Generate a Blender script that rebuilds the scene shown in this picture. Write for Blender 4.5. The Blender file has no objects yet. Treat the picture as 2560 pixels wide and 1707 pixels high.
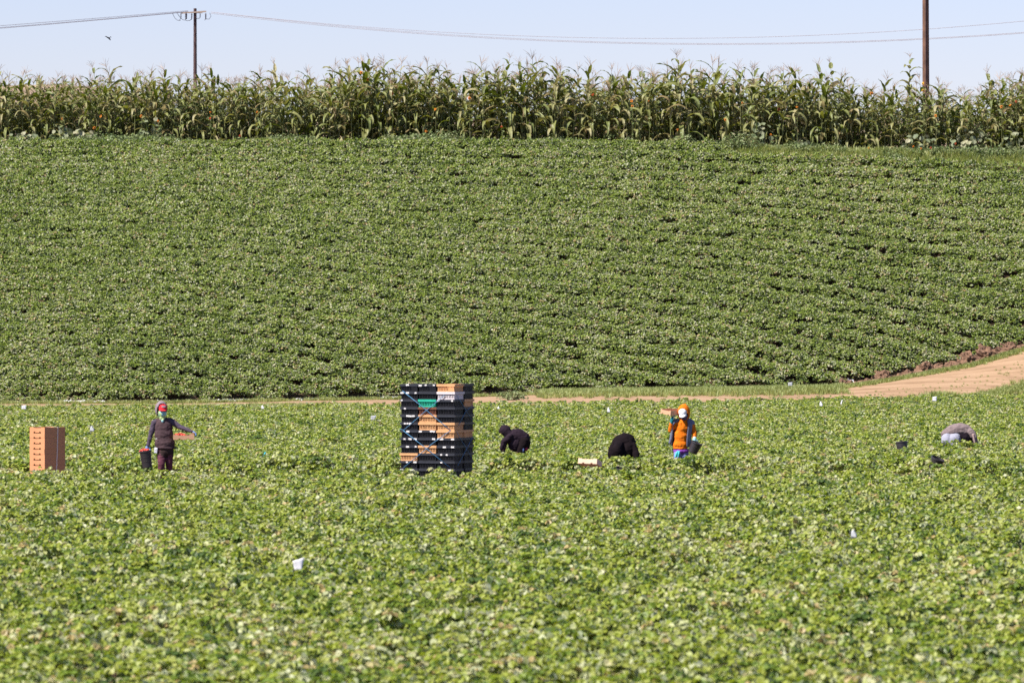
import bpy, bmesh, math, random
import numpy as np
from mathutils import Vector, Matrix, Quaternion, Euler, noise as mnoise

random.seed(7)
RNG = np.random.default_rng(11)
SC = bpy.context.scene
COL = SC.collection
R = math.radians

# ------------------------------------------------------------------ camera, sky, sun, exposure
CAM_Z, F, HY, CX = 3.55, 14080.0, 775.0, 1280.0      # camera height, focal length in photo pixels, horizon row, centre column
cd = bpy.data.cameras.new("camera"); cam = bpy.data.objects.new("camera", cd); COL.objects.link(cam)
cam.location = (0, 0, CAM_Z)
cam.rotation_euler = (R(90) - math.atan((853.5 - HY) / F), 0, 0)
cd.sensor_width = 36; cd.lens = F / 2560 * 36
cd.clip_start = 1; cd.clip_end = 8000
cd.dof.use_dof = True; cd.dof.focus_distance = 190; cd.dof.aperture_fstop = 5.2
SC.camera = cam

SUN_EL = R(50); SUN_H = Vector((-0.85, -0.53, 0)).normalized()
SUN = Vector((SUN_H.x * math.cos(SUN_EL), SUN_H.y * math.cos(SUN_EL), math.sin(SUN_EL)))
W = bpy.data.worlds.new("World"); SC.world = W; W.use_nodes = True
wn = W.node_tree.nodes; wl = W.node_tree.links; wn.clear()
sky = wn.new("ShaderNodeTexSky"); sky.sky_type = 'NISHITA'; sky.sun_disc = False
sky.sun_elevation = SUN_EL; sky.sun_rotation = math.atan2(SUN_H.x, SUN_H.y)
sky.air_density = 1.0; sky.dust_density = 0.3; sky.ozone_density = 3.0; sky.altitude = 0
tint = wn.new("ShaderNodeMix"); tint.data_type = 'RGBA'; tint.blend_type = 'MULTIPLY'; tint.inputs["Factor"].default_value = 1
tint.inputs["B"].default_value = (0.98, 0.90, 1.14, 1)
bg = wn.new("ShaderNodeBackground"); bg.inputs["Strength"].default_value = 0.069
wo = wn.new("ShaderNodeOutputWorld")
wl.new(sky.outputs[0], tint.inputs["A"]); wl.new(tint.outputs["Result"], bg.inputs[0]); wl.new(bg.outputs[0], wo.inputs[0])
sd = bpy.data.lights.new("sun", 'SUN'); sd.energy = 5.0; sd.angle = R(0.5); sd.color = (1, 0.94, 0.85)
so = bpy.data.objects.new("sun", sd); COL.objects.link(so); so.rotation_euler = SUN.to_track_quat('Z', 'Y').to_euler()
so.location = (-60, -30, 80)
SC.view_settings.view_transform = 'Standard'; SC.view_settings.look = 'None'
SC.view_settings.exposure = 1.0; SC.view_settings.gamma = 1; SC.view_settings.use_curve_mapping = False
SC.cycles.max_bounces = 6; SC.cycles.transparent_max_bounces = 4
SC.cycles.use_denoising = False

def P(px, py, D):
    return Vector(((px - CX) / F * D, D, CAM_Z - (py - HY) / F * D))

# ------------------------------------------------------------------ materials
def mat_base(name):
    m = bpy.data.materials.new(name); m.use_nodes = True
    nt = m.node_tree; return m, nt, nt.nodes["Principled BSDF"]

def ramp(nt, stops):
    n = nt.nodes.new("ShaderNodeValToRGB"); e = n.color_ramp.elements
    while len(e) < len(stops): e.new(0.5)
    for el, (p, c) in zip(e, stops): el.position = p; el.color = (*c, 1)
    return n

def simple(name, col, rough=0.8, var=0.25, scale=12.0, bump=0.15, spec=0.3, metal=0.0, bdist=0.01):
    m, nt, b = mat_base(name); L = nt.links
    tc = nt.nodes.new("ShaderNodeTexCoord")
    nz = nt.nodes.new("ShaderNodeTexNoise"); nz.inputs["Scale"].default_value = scale; nz.inputs["Detail"].default_value = 5
    L.new(tc.outputs["Object"], nz.inputs["Vector"])
    col = tuple(v * 0.84 for v in col); c = Vector(col)
    rp = ramp(nt, [(0.3, tuple(c * (1 - var))), (0.7, tuple(min(1, v * (1 + var)) for v in col))])
    L.new(nz.outputs[0], rp.inputs[0]); L.new(rp.outputs[0], b.inputs["Base Color"])
    b.inputs["Roughness"].default_value = rough; b.inputs["Specular IOR Level"].default_value = spec
    b.inputs["Metallic"].default_value = metal
    if bump:
        bp = nt.nodes.new("ShaderNodeBump"); bp.inputs["Strength"].default_value = bump; bp.inputs["Distance"].default_value = bdist
        L.new(nz.outputs[0], bp.inputs["Height"]); L.new(bp.outputs[0], b.inputs["Normal"])
    return m

def leaf_mat(name, stops, under, rough=0.45, spec=0.5, trans=0.25, rand=0.35, patch=0.0, pscale=0.15):
    """stops run over a per-leaf attribute 'shade'; the underside of a leaf is paler, as on the plant."""
    m, nt, b = mat_base(name); L = nt.links; N = nt.nodes
    at = N.new("ShaderNodeAttribute"); at.attribute_name = "shade"
    oi = N.new("ShaderNodeObjectInfo")
    mm = N.new("ShaderNodeMath"); mm.operation = 'MULTIPLY_ADD'
    mm.inputs[1].default_value = rand; mm.inputs[2].default_value = -rand / 2
    L.new(oi.outputs["Random"], mm.inputs[0])
    ad = N.new("ShaderNodeMath"); ad.operation = 'ADD'; L.new(at.outputs["Fac"], ad.inputs[0]); L.new(mm.outputs[0], ad.inputs[1])
    last = ad
    if patch:
        ge0 = N.new("ShaderNodeNewGeometry"); nz = N.new("ShaderNodeTexNoise"); nz.inputs["Scale"].default_value = pscale; nz.inputs["Detail"].default_value = 3
        L.new(ge0.outputs["Position"], nz.inputs["Vector"])
        m2 = N.new("ShaderNodeMath"); m2.operation = 'MULTIPLY_ADD'; m2.inputs[1].default_value = patch; m2.inputs[2].default_value = -patch / 2
        L.new(nz.outputs[0], m2.inputs[0])
        a2 = N.new("ShaderNodeMath"); a2.operation = 'ADD'; L.new(last.outputs[0], a2.inputs[0]); L.new(m2.outputs[0], a2.inputs[1]); last = a2
    last.use_clamp = True
    rp = ramp(nt, stops); L.new(last.outputs[0], rp.inputs[0])
    ge = N.new("ShaderNodeNewGeometry")
    mx = N.new("ShaderNodeMix"); mx.data_type = 'RGBA'
    L.new(ge.outputs["Backfacing"], mx.inputs["Factor"]); L.new(rp.outputs[0], mx.inputs["A"])
    mu = N.new("ShaderNodeMix"); mu.data_type = 'RGBA'; mu.inputs["Factor"].default_value = 0.6
    L.new(rp.outputs[0], mu.inputs["A"]); mu.inputs["B"].default_value = (*under, 1)
    L.new(mu.outputs["Result"], mx.inputs["B"])
    L.new(mx.outputs["Result"], b.inputs["Base Color"])
    b.inputs["Roughness"].default_value = rough; b.inputs["Specular IOR Level"].default_value = spec
    tr = N.new("ShaderNodeBsdfTranslucent")
    hs = N.new("ShaderNodeHueSaturation"); hs.inputs["Saturation"].default_value = 1.1; hs.inputs["Value"].default_value = 1.6
    L.new(rp.outputs[0], hs.inputs["Color"]); L.new(hs.outputs[0], tr.inputs["Color"])
    ms = N.new("ShaderNodeMixShader"); ms.inputs[0].default_value = trans
    L.new(b.outputs[0], ms.inputs[1]); L.new(tr.outputs[0], ms.inputs[2])
    L.new(ms.outputs[0], N["Material Output"].inputs[0])
    return m

M = {}
BERRY_STOPS = [(0.0, (0.055, 0.098, 0.014)), (0.25, (0.135, 0.200, 0.018)), (0.5, (0.238, 0.282, 0.026)),
               (0.68, (0.30, 0.325, 0.070)), (0.86, (0.36, 0.385, 0.22)), (0.965, (0.43, 0.41, 0.21)), (1.0, (0.36, 0.28, 0.11))]  # pale stops: older leaves, plus sky sheen put into the leaf colour
M['berry_leaf'] = leaf_mat("strawberry_leaf", BERRY_STOPS, (0.40, 0.43, 0.34), 0.5, 0.5, 0.30, 0.46, 0.45, 0.12)
HILL_STOPS = [(0.0, (0.040, 0.064, 0.010)), (0.25, (0.115, 0.170, 0.018)), (0.5, (0.195, 0.258, 0.030)),
              (0.68, (0.275, 0.310, 0.078)), (0.82, (0.36, 0.375, 0.25)), (0.965, (0.42, 0.39, 0.22)), (1.0, (0.33, 0.25, 0.11))]  # pale end also carries the glossy sky reflection as colour, beside older leaves
M['hill_leaf'] = leaf_mat("hillside_strawberry_leaf", HILL_STOPS, (0.42, 0.43, 0.34), 0.5, 0.5, 0.26, 0.46, 0.35, 0.10)
CORN_STOPS = [(0.0, (0.050, 0.082, 0.012)), (0.35, (0.106, 0.132, 0.018)), (0.58, (0.195, 0.195, 0.042)),
              (0.78, (0.29, 0.255, 0.115)), (1.0, (0.46, 0.36, 0.22))]
M['corn_leaf'] = leaf_mat("corn_leaf", CORN_STOPS, (0.19, 0.21, 0.08), 0.5, 0.3, 0.26, 0.2)
M['corn_stalk'] = simple("corn_stalk", (0.16, 0.17, 0.06), 0.6, 0.3, 6)
M['tassel'] = simple("corn_tassel", (0.40, 0.28, 0.19), 0.8, 0.25, 9)
M['weed_leaf'] = leaf_mat("weed_leaf", [(0.0, (0.06, 0.10, 0.028)), (0.5, (0.16, 0.21, 0.075)), (1.0, (0.33, 0.34, 0.19))], (0.2, 0.24, 0.15), 0.5, 0.4, 0.2, 0.35)
M['squash_leaf'] = leaf_mat("squash_leaf", [(0.0, (0.07, 0.10, 0.045)), (0.5, (0.16, 0.185, 0.10)), (1.0, (0.34, 0.31, 0.20))], (0.24, 0.25, 0.17), 0.6, 0.35, 0.15, 0.2)
M['grass'] = leaf_mat("grass_blade", [(0.0, (0.15, 0.20, 0.045)), (0.5, (0.27, 0.30, 0.075)), (1.0, (0.50, 0.42, 0.21))], (0.27, 0.31, 0.12), 0.5, 0.4, 0.25, 0.3)
M['soil'] = simple("field_soil", (0.105, 0.066, 0.042), 0.95, 0.35, 1.3, 0.5, 0.15, 0, 0.05)
M['clod'] = simple("soil_clod", (0.19, 0.112, 0.072), 0.95, 0.5, 7, 1.0, 0.15, 0, 0.06)
M['plastic_film'] = simple("white_plastic_film", (0.75, 0.73, 0.72), 0.45, 0.12, 9, 0.4)
M['flag_white'] = simple("white_flag_plastic", (0.80, 0.79, 0.82), 0.5, 0.04, 9, 0.1)
M['flag_grey'] = simple("grey_flag_plastic", (0.52, 0.53, 0.55), 0.6, 0.12, 9, 0.1)
M['flag_blue'] = simple("cyan_flag_plastic", (0.06, 0.48, 0.60), 0.5, 0.1, 9, 0.1)
M['wire'] = simple("steel_wire", (0.25, 0.25, 0.26), 0.5, 0.1, 5, 0, 0.5, 0.6)
M['line'] = simple("power_line_aluminium", (0.34, 0.31, 0.33), 0.5, 0.1, 1, 0, 0.4)
M['wood_dark'] = simple("creosoted_pole_wood", (0.085, 0.050, 0.048), 0.85, 0.35, 3, 0.4)
M['wood_brown'] = simple("brown_pole_wood", (0.155, 0.080, 0.052), 0.85, 0.35, 3, 0.4)
M['wood_pale'] = simple("weathered_crossarm_wood", (0.42, 0.33, 0.27), 0.85, 0.25, 5, 0.3)
M['insulator'] = simple("dark_insulator", (0.06, 0.055, 0.07), 0.4, 0.2, 8)
M['yellow_tag'] = simple("yellow_pole_marker", (0.75, 0.42, 0.03), 0.5, 0.1, 8)
M['pallet_wood'] = simple("pallet_wood", (0.42, 0.27, 0.17), 0.85, 0.25, 8, 0.3)
M['card'] = simple("cardboard", (0.60, 0.270, 0.130), 0.85, 0.10, 5, 0.05)
M['card_pale'] = simple("pale_cardboard", (0.60, 0.35, 0.21), 0.85, 0.07, 5, 0.05)
M['crate_black'] = simple("black_crate_plastic", (0.008, 0.008, 0.012), 0.5, 0.2, 8, 0.05, 0.3)
M['rim_black'] = simple('black_crate_rim_plastic', (0.026, 0.028, 0.038), 0.5, 0.2, 8, 0.05, 0.4)
M['crate_tan'] = simple("tan_crate_plastic", (0.68, 0.36, 0.165), 0.6, 0.1, 8, 0.05)
M['crate_white'] = simple("white_crate_plastic", (0.74, 0.66, 0.68), 0.6, 0.06, 8, 0.05)
M['crate_teal'] = simple("teal_crate_plastic", (0.02, 0.42, 0.27), 0.55, 0.1, 8, 0.05)
M['crate_brown'] = simple("brown_crate_plastic", (0.17, 0.06, 0.032), 0.6, 0.15, 8, 0.05)
M['label'] = simple("paper_label", (0.78, 0.75, 0.74), 0.7, 0.08, 20, 0)
M['cord'] = simple("blue_cord", (0.085, 0.24, 0.42), 0.6, 0.1, 20, 0.1)
M['strap'] = simple("white_strap", (0.85, 0.66, 0.58), 0.5, 0.05, 20, 0)
M['bucket'] = simple("black_bucket_plastic", (0.030, 0.024, 0.027), 0.42, 0.2, 6, 0.05, 0.5)
M['strawberry'] = simple("strawberry", (0.62, 0.045, 0.022), 0.4, 0.3, 30, 0.1, 0.5)
M['skin'] = simple("skin", (0.36, 0.20, 0.13), 0.55, 0.06, 20, 0)
M['bird'] = simple("black_feathers", (0.018, 0.018, 0.024), 0.6, 0.2, 20, 0)
M['petal_orange'] = simple("orange_petals", (0.80, 0.27, 0.015), 0.6, 0.15, 20, 0)
M['petal_red'] = simple("rust_red_petals", (0.55, 0.085, 0.02), 0.6, 0.2, 20, 0)
M['petal_yellow'] = simple("yellow_petals", (0.80, 0.46, 0.03), 0.6, 0.1, 20, 0)
M['flower_disc'] = simple("dark_flower_disc", (0.10, 0.04, 0.015), 0.8, 0.2, 60, 0.2)
def fabric(k, col, var=0.18, scale=9): M[k] = simple(k, col, 0.95, var, scale, 0.5, 0.06, 0, 0.012)
fabric('charcoal_sleeve_fabric', (0.080, 0.062, 0.088)); fabric('brown_vest_fabric', (0.074, 0.047, 0.052))
fabric('hood_grey_fabric', (0.25, 0.20, 0.225)); fabric('cap_red_fabric', (0.55, 0.035, 0.045), 0.12)
fabric('apron_dark_fabric', (0.045, 0.030, 0.028)); fabric('maroon_trouser_fabric', (0.115, 0.042, 0.060))
fabric('white_cloth_fabric', (0.74, 0.74, 0.82), 0.05); fabric('blue_glove_rubber', (0.20, 0.36, 0.66), 0.1)
fabric('black_hoodie_fabric', (0.011, 0.0075, 0.009)); fabric('plum_hoodie_fabric', (0.026, 0.017, 0.025))
fabric('denim_fabric', (0.10, 0.14, 0.30)); fabric('red_cloth_fabric', (0.30, 0.03, 0.07))
fabric('orange_hoodie_fabric', (0.72, 0.175, 0.012), 0.14); fabric('slate_vest_fabric', (0.155, 0.165, 0.235))
fabric('white_cap_fabric', (0.82, 0.82, 0.86), 0.04); fabric('violet_mask_fabric', (0.125, 0.085, 0.19))
fabric('teal_glove_rubber', (0.03, 0.20, 0.24), 0.1); fabric('pale_cyan_glove_rubber', (0.38, 0.66, 0.70), 0.08)
fabric('purple_skirt_fabric', (0.20, 0.055, 0.33)); fabric('blue_trouser_fabric', (0.20, 0.22, 0.46)); fabric('cyan_cloth_fabric', (0.10, 0.60, 0.66), 0.1)
fabric('grey_jacket_fabric', (0.215, 0.165, 0.165)); fabric('pale_grey_trouser_fabric', (0.34, 0.34, 0.41), 0.08)
fabric('dark_shirt_fabric', (0.016, 0.011, 0.016)); fabric('pink_cuff_fabric', (0.50, 0.36, 0.33))

def bandana_mat():
    m, nt, b = mat_base("bandana_print"); L = nt.links
    tc = nt.nodes.new("ShaderNodeTexCoord"); nz = nt.nodes.new("ShaderNodeTexNoise")
    nz.inputs["Scale"].default_value = 7; L.new(tc.outputs["Object"], nz.inputs["Vector"])
    rp = ramp(nt, [(0.3, (0.24, 0.48, 0.66)), (0.47, (0.24, 0.50, 0.56)), (0.56, (0.42, 0.50, 0.18)), (0.72, (0.03, 0.22, 0.20))])
    L.new(nz.outputs[0], rp.inputs[0]); L.new(rp.outputs[0], b.inputs["Base Color"]); b.inputs["Roughness"].default_value = 0.85
    return m
M['bandana'] = bandana_mat()

# ------------------------------------------------------------------ object helpers
def link(name, me, mat=None, parent=None, smooth=False):
    o = bpy.data.objects.new(name, me); COL.objects.link(o)
    if mat is not None:
        for q in (mat if isinstance(mat, (list, tuple)) else [mat]): me.materials.append(q)
    if parent is not None: o.parent = parent
    if smooth: me.polygons.foreach_set("use_smooth", [True] * len(me.polygons)); me.update()
    return o

def tag(o, label=None, cat=None, group=None, kind=None):
    if label: o['label'] = label
    if cat: o['category'] = cat
    if group: o['group'] = group
    if kind: o['kind'] = kind
    return o

def empty(name, loc, rotz=0.0):
    o = bpy.data.objects.new(name, None); COL.objects.link(o); o.location = loc; o.rotation_euler = (0, 0, rotz)
    o.empty_display_size = 0.2
    return o

class MB:
    """collects vertices and faces of one mesh"""
    def __init__(s): s.v = []; s.f = []; s.a = []; s.mi = []
    def add(s, vs, fs, shade=None, mi=0):
        n = len(s.v); s.v += [tuple(v) for v in vs]; s.f += [tuple(i + n for i in f) for f in fs]
        s.mi += [mi] * len(fs)
        if shade is not None: s.a += [shade] * len(vs)
    def box(s, c, d, mtx=None, mi=0):
        hx, hy, hz = d[0] / 2, d[1] / 2, d[2] / 2
        vs = [Vector((c[0] + sx * hx, c[1] + sy * hy, c[2] + sz * hz)) for sz in (-1, 1) for sy in (-1, 1) for sx in (-1, 1)]
        if mtx: vs = [mtx @ v for v in vs]
        s.add(vs, [(0, 2, 3, 1), (4, 5, 7, 6), (0, 1, 5, 4), (2, 6, 7, 3), (0, 4, 6, 2), (1, 3, 7, 5)], None, mi)
    def tube(s, pts, rads, n=8, shade=None, mi=0, caps=True):
        pts = [Vector(p) for p in pts]
        if not isinstance(rads, (list, tuple)): rads = [rads] * len(pts)
        up = None; vs = []
        for i, p in enumerate(pts):
            t = (pts[min(i + 1, len(pts) - 1)] - pts[max(i - 1, 0)]).normalized()
            if up is None:
                up = Vector((0, 0, 1)) if abs(t.z) < 0.9 else Vector((1, 0, 0))
            u = (up - t * up.dot(t)).normalized(); w = t.cross(u); up = u
            for k in range(n):
                a = 2 * math.pi * k / n
                vs.append(p + (u * math.cos(a) + w * math.sin(a)) * rads[i])
        fs = []
        for i in range(len(pts) - 1):
            for k in range(n):
                a, b = i * n + k, i * n + (k + 1) % n
                fs.append((a, b, b + n, a + n))
        if caps: fs += [tuple(reversed(range(n))), tuple(range((len(pts) - 1) * n, len(pts) * n))]
        s.add(vs, fs, shade, mi)
    def ellipsoid(s, c, r, mtx=None, nu=16, nv=10, mi=0):
        c = Vector(c); vs = []; fs = []
        q = mtx if mtx else Matrix.Identity(3)
        for j in range(1, nv):
            ph = math.pi * j / nv
            for i in range(nu):
                th = 2 * math.pi * i / nu
                vs.append(c + q @ Vector((r[0] * math.sin(ph) * math.cos(th), r[1] * math.sin(ph) * math.sin(th), r[2] * math.cos(ph))))
        vs.append(c + q @ Vector((0, 0, r[2]))); vs.append(c + q @ Vector((0, 0, -r[2])))
        T, B = len(vs) - 2, len(vs) - 1
        for j in range(nv - 2):
            for i in range(nu):
                a, b = j * nu + i, j * nu + (i + 1) % nu
                fs.append((a, a + nu, b + nu, b))
        for i in range(nu):
            fs.append((T, i, (i + 1) % nu)); a = (nv - 2) * nu
            fs.append((B, a + (i + 1) % nu, a + i))
        s.add(vs, fs, None, mi)
    def capsule(s, p0, r0, p1, r1, n=14):
        p0, p1 = Vector(p0), Vector(p1); d = (p1 - p0); L = d.length
        t = d.normalized() if L > 1e-6 else Vector((0, 0, 1))
        pts, rr = [], []
        for a in (-80, -50, -20): pts.append(p0 + t * r0 * math.sin(R(a))); rr.append(r0 * math.cos(R(a)))
        for k in range(1, 4): pts.append(p0.lerp(p1, k / 4)); rr.append(r0 + (r1 - r0) * k / 4)
        for a in (20, 50, 80): pts.append(p1 + t * r1 * math.sin(R(a))); rr.append(r1 * math.cos(R(a)))
        s.tube(pts, rr, n)
    def lathe(s, prof, n=24, mi=0, mtx=None):
        vs = []; fs = []
        for r, z in prof:
            for k in range(n):
                v = Vector((r * math.cos(2 * math.pi * k / n), r * math.sin(2 * math.pi * k / n), z))
                vs.append(mtx @ v if mtx else v)
        for i in range(len(prof) - 1):
            for k in range(n):
                a, b = i * n + k, i * n + (k + 1) % n
                fs.append((a, b, b + n, a + n))
        fs.append(tuple(reversed(range(n)))); fs.append(tuple(range((len(prof) - 1) * n, len(prof) * n)))
        s.add(vs, fs, None, mi)
    def mesh(s, name):
        me = bpy.data.meshes.new(name); me.from_pydata(s.v, [], s.f)
        if s.a and len(s.a) == len(s.v):
            at = me.attributes.new("shade", 'FLOAT', 'POINT'); at.data.foreach_set("value", s.a)
        if any(s.mi): me.polygons.foreach_set("material_index", s.mi)
        me.update(); return me
    def build(s, name, mat, parent=None, smooth=False):
        return link(name, s.mesh(name), mat, parent, smooth)

def bake(me, mods, name):
    """apply modifiers to a mesh and give back the result as plain mesh data"""
    t = bpy.data.objects.new("temporary", me); COL.objects.link(t)
    for ty, kw in mods:
        q = t.modifiers.new(ty.lower(), ty)
        for k, v in kw.items(): setattr(q, k, v)
    dg = bpy.context.evaluated_depsgraph_get()
    out = bpy.data.meshes.new_from_object(t.evaluated_get(dg)); out.name = name
    bpy.data.objects.remove(t); bpy.data.meshes.remove(me)
    return out

def blob(name, mb, mat, parent=None, voxel=0.013, smooth=5, wrinkle=0.0, wscale=9.0, seed=0.0):
    """one continuous skin over overlapping closed shapes"""
    me = bake(mb.mesh("source"), [('REMESH', dict(mode='VOXEL', voxel_size=voxel)), ('SMOOTH', dict(iterations=smooth, factor=0.5))], name)
    if wrinkle:
        for v in me.vertices:
            q = Vector((v.co.x * wscale + seed, v.co.y * wscale, v.co.z * wscale * 1.6))
            v.co += v.normal * wrinkle * (mnoise.noise(q) + 0.5 * mnoise.noise(q * 2.3))
    o = link(name, me, mat, parent, True)
    return o

# ------------------------------------------------------------------ terrain
XB = np.array([-60, -13, -4.2, 1.8, 9, 12.8, 15, 18.7, 21.2, 35, 60.])
BY = np.array([206, 212, 218, 221, 224, 226, 228, 231, 233, 240, 246.])
BZ = np.array([0.02, 0.02, 0.08, 0.25, 0.30, 0.36, 0.64, 1.27, 2.00, 5.0, 8.5])
def edge_y(x):
    xx = np.clip(x, -26, 32); return 197 + 0.7 * xx + 0.018 * xx * xx
def base_y(x): return np.interp(x, XB, BY)
def base_z(x): return np.interp(x, XB, BZ)
TOP_Y = 252.0
def top_z(x): return np.interp(x, [-60, -23, 0, 8, 23, 60], [11.0, 10.92, 10.88, 10.76, 10.36, 10.3])
def ground_z(x, y):
    x = np.asarray(x, float); y = np.asarray(y, float)
    e, b, bz, tz = edge_y(x), base_y(x), base_z(x), top_z(x)
    t = np.clip((y - e) / (b - e), 0, 1); t = t * t * (3 - 2 * t) * 0.6 + t * 0.4
    z = bz * t
    h = np.clip((y - b) / (TOP_Y - b), 0, 1)
    h = h + 0.06 * np.sin(h * math.pi) * (1 - h)
    z = z + (tz - bz) * h
    z = z + np.clip(y - TOP_Y, 0, 400) * 0.027
    al = np.exp(-((y - 113.4) / 1.3) ** 2) * 0.07
    return z + al
def gz(x, y): return float(ground_z(x, y))

def grid_mesh(name, xs, ys, zf, keep=None):
    X, Y = np.meshgrid(xs, ys); Z = zf(X, Y)
    v = np.stack([X.ravel(), Y.ravel(), Z.ravel()], 1); nx, ny = len(xs), len(ys)
    i = np.arange(nx - 1)[None, :] + np.arange(ny - 1)[:, None] * nx
    f = np.stack([i, i + 1, i + 1 + nx, i + nx], -1).reshape(-1, 4)
    me = bpy.data.meshes.new(name); me.from_pydata(v.tolist(), [], f.tolist()); me.update(); return me

def spaced(*segs): return np.unique(np.concatenate([np.arange(a, b, s) for a, b, s in segs]))
xs = spaced((-900, -60, 60), (-60, 60.1, 0.75), (60, 901, 60))
ys = spaced((-60, 180, 6), (108, 119, 0.4), (180, 262, 0.5), (262, 700, 20), (700, 3200, 250))
g = link("ground", grid_mesh("ground", xs, ys, ground_z), M['soil'], None, True); tag(g, kind='structure')

# dirt road: a sheet over the ground between the two fields
def road_mat():
    m, nt, b = mat_base("dirt_road_soil"); L = nt.links; N = nt.nodes
    tc = N.new("ShaderNodeTexCoord")
    mp = N.new("ShaderNodeMapping"); mp.inputs["Scale"].default_value = (0.35, 1.6, 1)
    mp.inputs["Rotation"].default_value = (0, 0, R(-22))
    L.new(tc.outputs["Object"], mp.inputs[0])
    n1 = N.new("ShaderNodeTexNoise"); n1.inputs["Scale"].default_value = 0.9; n1.inputs["Detail"].default_value = 8; n1.inputs["Roughness"].default_value = 0.65
    L.new(mp.outputs[0], n1.inputs["Vector"])
    rp = ramp(nt, [(0.30, (0.19, 0.118, 0.068)), (0.5, (0.315, 0.205, 0.122)), (0.72, (0.40, 0.275, 0.175))])
    L.new(n1.outputs[0], rp.inputs[0]); L.new(rp.outputs[0], b.inputs["Base Color"])
    n2 = N.new("ShaderNodeTexNoise"); n2.inputs["Scale"].default_value = 6; n2.inputs["Detail"].default_value = 6
    L.new(tc.outputs["Object"], n2.inputs["Vector"])
    bp = N.new("ShaderNodeBump"); bp.inputs["Strength"].default_value = 0.5; bp.inputs["Distance"].default_value = 0.05
    L.new(n2.outputs[0], bp.inputs["Height"]); L.new(bp.outputs[0], b.inputs["Normal"])
    b.inputs["Roughness"].default_value = 0.95; b.inputs["Specular IOR Level"].default_value = 0.1
    return m
def road_mesh():
    rx = np.arange(-50, 55.1, 0.4); nt_ = 26
    v = []; f = []
    for i, x in enumerate(rx):
        a = edge_y(x) + 0.8; b = base_y(x) - 0.7 - 0.3 * math.sin(x * 0.9)
        for k in range(nt_):
            y = a + (b - a) * k / (nt_ - 1)
            rut = -0.03 * (math.exp(-((k - 8) / 1.6) ** 2) + math.exp(-((k - 17) / 1.6) ** 2))
            z = gz(x, y) + 0.012 + (rut + 0.02 if 0 < k < nt_ - 1 else 0) + (0.03 * mnoise.noise(Vector((x * 0.8, y * 0.8, 0))) if 0 < k < nt_ - 1 else 0)
            v.append((x, y, max(z, gz(x, y) + 0.008)))
    for i in range(len(rx) - 1):
        for k in range(nt_ - 1):
            q = i * nt_ + k; f.append((q, q + nt_, q + nt_ + 1, q + 1))
    me = bpy.data.meshes.new("dirt_road"); me.from_pydata(v, [], f); me.update(); return me
tag(link("dirt_road", road_mesh(), road_mat(), None, True), kind='structure')

# far dry hills beyond the plateau
def hills_mesh():
    def zf(X, Y):
        px = X / 1500 * F + CX
        top = np.interp(px, [-2000, -200, 40, 150, 260, 420, 800, 1500, 3000], [235, 222, 214, 211, 219, 275, 300, 300, 300])
        zt = CAM_Z + (HY - top) / F * 1500
        k = np.clip((Y - 1380) / 120, 0, 1) * np.clip((1750 - Y) / 200, 0, 1)
        return 22.0 * 0 + 10 + (zt - 10) * np.sin(np.clip(k, 0, 1) * math.pi / 2)
    return grid_mesh("hills", np.arange(-420, 421, 12.0), np.arange(1380, 1760, 20.0), zf)
tag(link("hills", hills_mesh(), simple("dry_hill_grass", (0.33, 0.24, 0.17), 0.95, 0.3, 0.05, 0), None, True), kind='structure')

# ------------------------------------------------------------------ scattering of countless small plants
def scatter(name, pts, rots, scls, idx, coll, label=None):
    me = bpy.data.meshes.new(name); n = len(pts)
    me.vertices.add(n); me.vertices.foreach_set("co", np.asarray(pts, np.float32).ravel())
    a = me.attributes.new("rot", 'FLOAT_VECTOR', 'POINT'); a.data.foreach_set("vector", np.asarray(rots, np.float32).ravel())
    a = me.attributes.new("scl", 'FLOAT_VECTOR', 'POINT'); a.data.foreach_set("vector", np.asarray(scls, np.float32).ravel())
    a = me.attributes.new("idx", 'INT', 'POINT'); a.data.foreach_set("value", np.asarray(idx, np.int32))
    o = bpy.data.objects.new(name, me); COL.objects.link(o)
    ng = bpy.data.node_groups.new(name + "_nodes", 'GeometryNodeTree')
    ng.interface.new_socket("Geometry", in_out='INPUT', socket_type='NodeSocketGeometry')
    ng.interface.new_socket("Geometry", in_out='OUTPUT', socket_type='NodeSocketGeometry')
    N, L = ng.nodes, ng.links
    gi, go = N.new("NodeGroupInput"), N.new("NodeGroupOutput")
    ci = N.new("GeometryNodeCollectionInfo"); ci.inputs["Collection"].default_value = coll
    ci.inputs["Separate Children"].default_value = True; ci.inputs["Reset Children"].default_value = True
    ip = N.new("GeometryNodeInstanceOnPoints"); ip.inputs["Pick Instance"].default_value = True
    def at(nm, ty):
        q = N.new("GeometryNodeInputNamedAttribute"); q.data_type = ty; q.inputs["Name"].default_value = nm; return q.outputs["Attribute"]
    er = N.new("FunctionNodeEulerToRotation"); L.new(at("rot", 'FLOAT_VECTOR'), er.inputs[0])
    L.new(gi.outputs[0], ip.inputs["Points"]); L.new(ci.outputs[0], ip.inputs["Instance"])
    L.new(at("idx", 'INT'), ip.inputs["Instance Index"]); L.new(er.outputs[0], ip.inputs["Rotation"])
    L.new(at("scl", 'FLOAT_VECTOR'), ip.inputs["Scale"]); L.new(ip.outputs[0], go.inputs[0])
    md = o.modifiers.new("scatter", 'NODES'); md.node_group = ng
    tag(o, label, kind='stuff')
    return o

def proto_collection(name, meshes):
    c = bpy.data.collections.new(name)
    for i, me in enumerate(meshes):
        c.objects.link(bpy.data.objects.new("%s_%02d" % (name, i), me))
    return c

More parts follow.
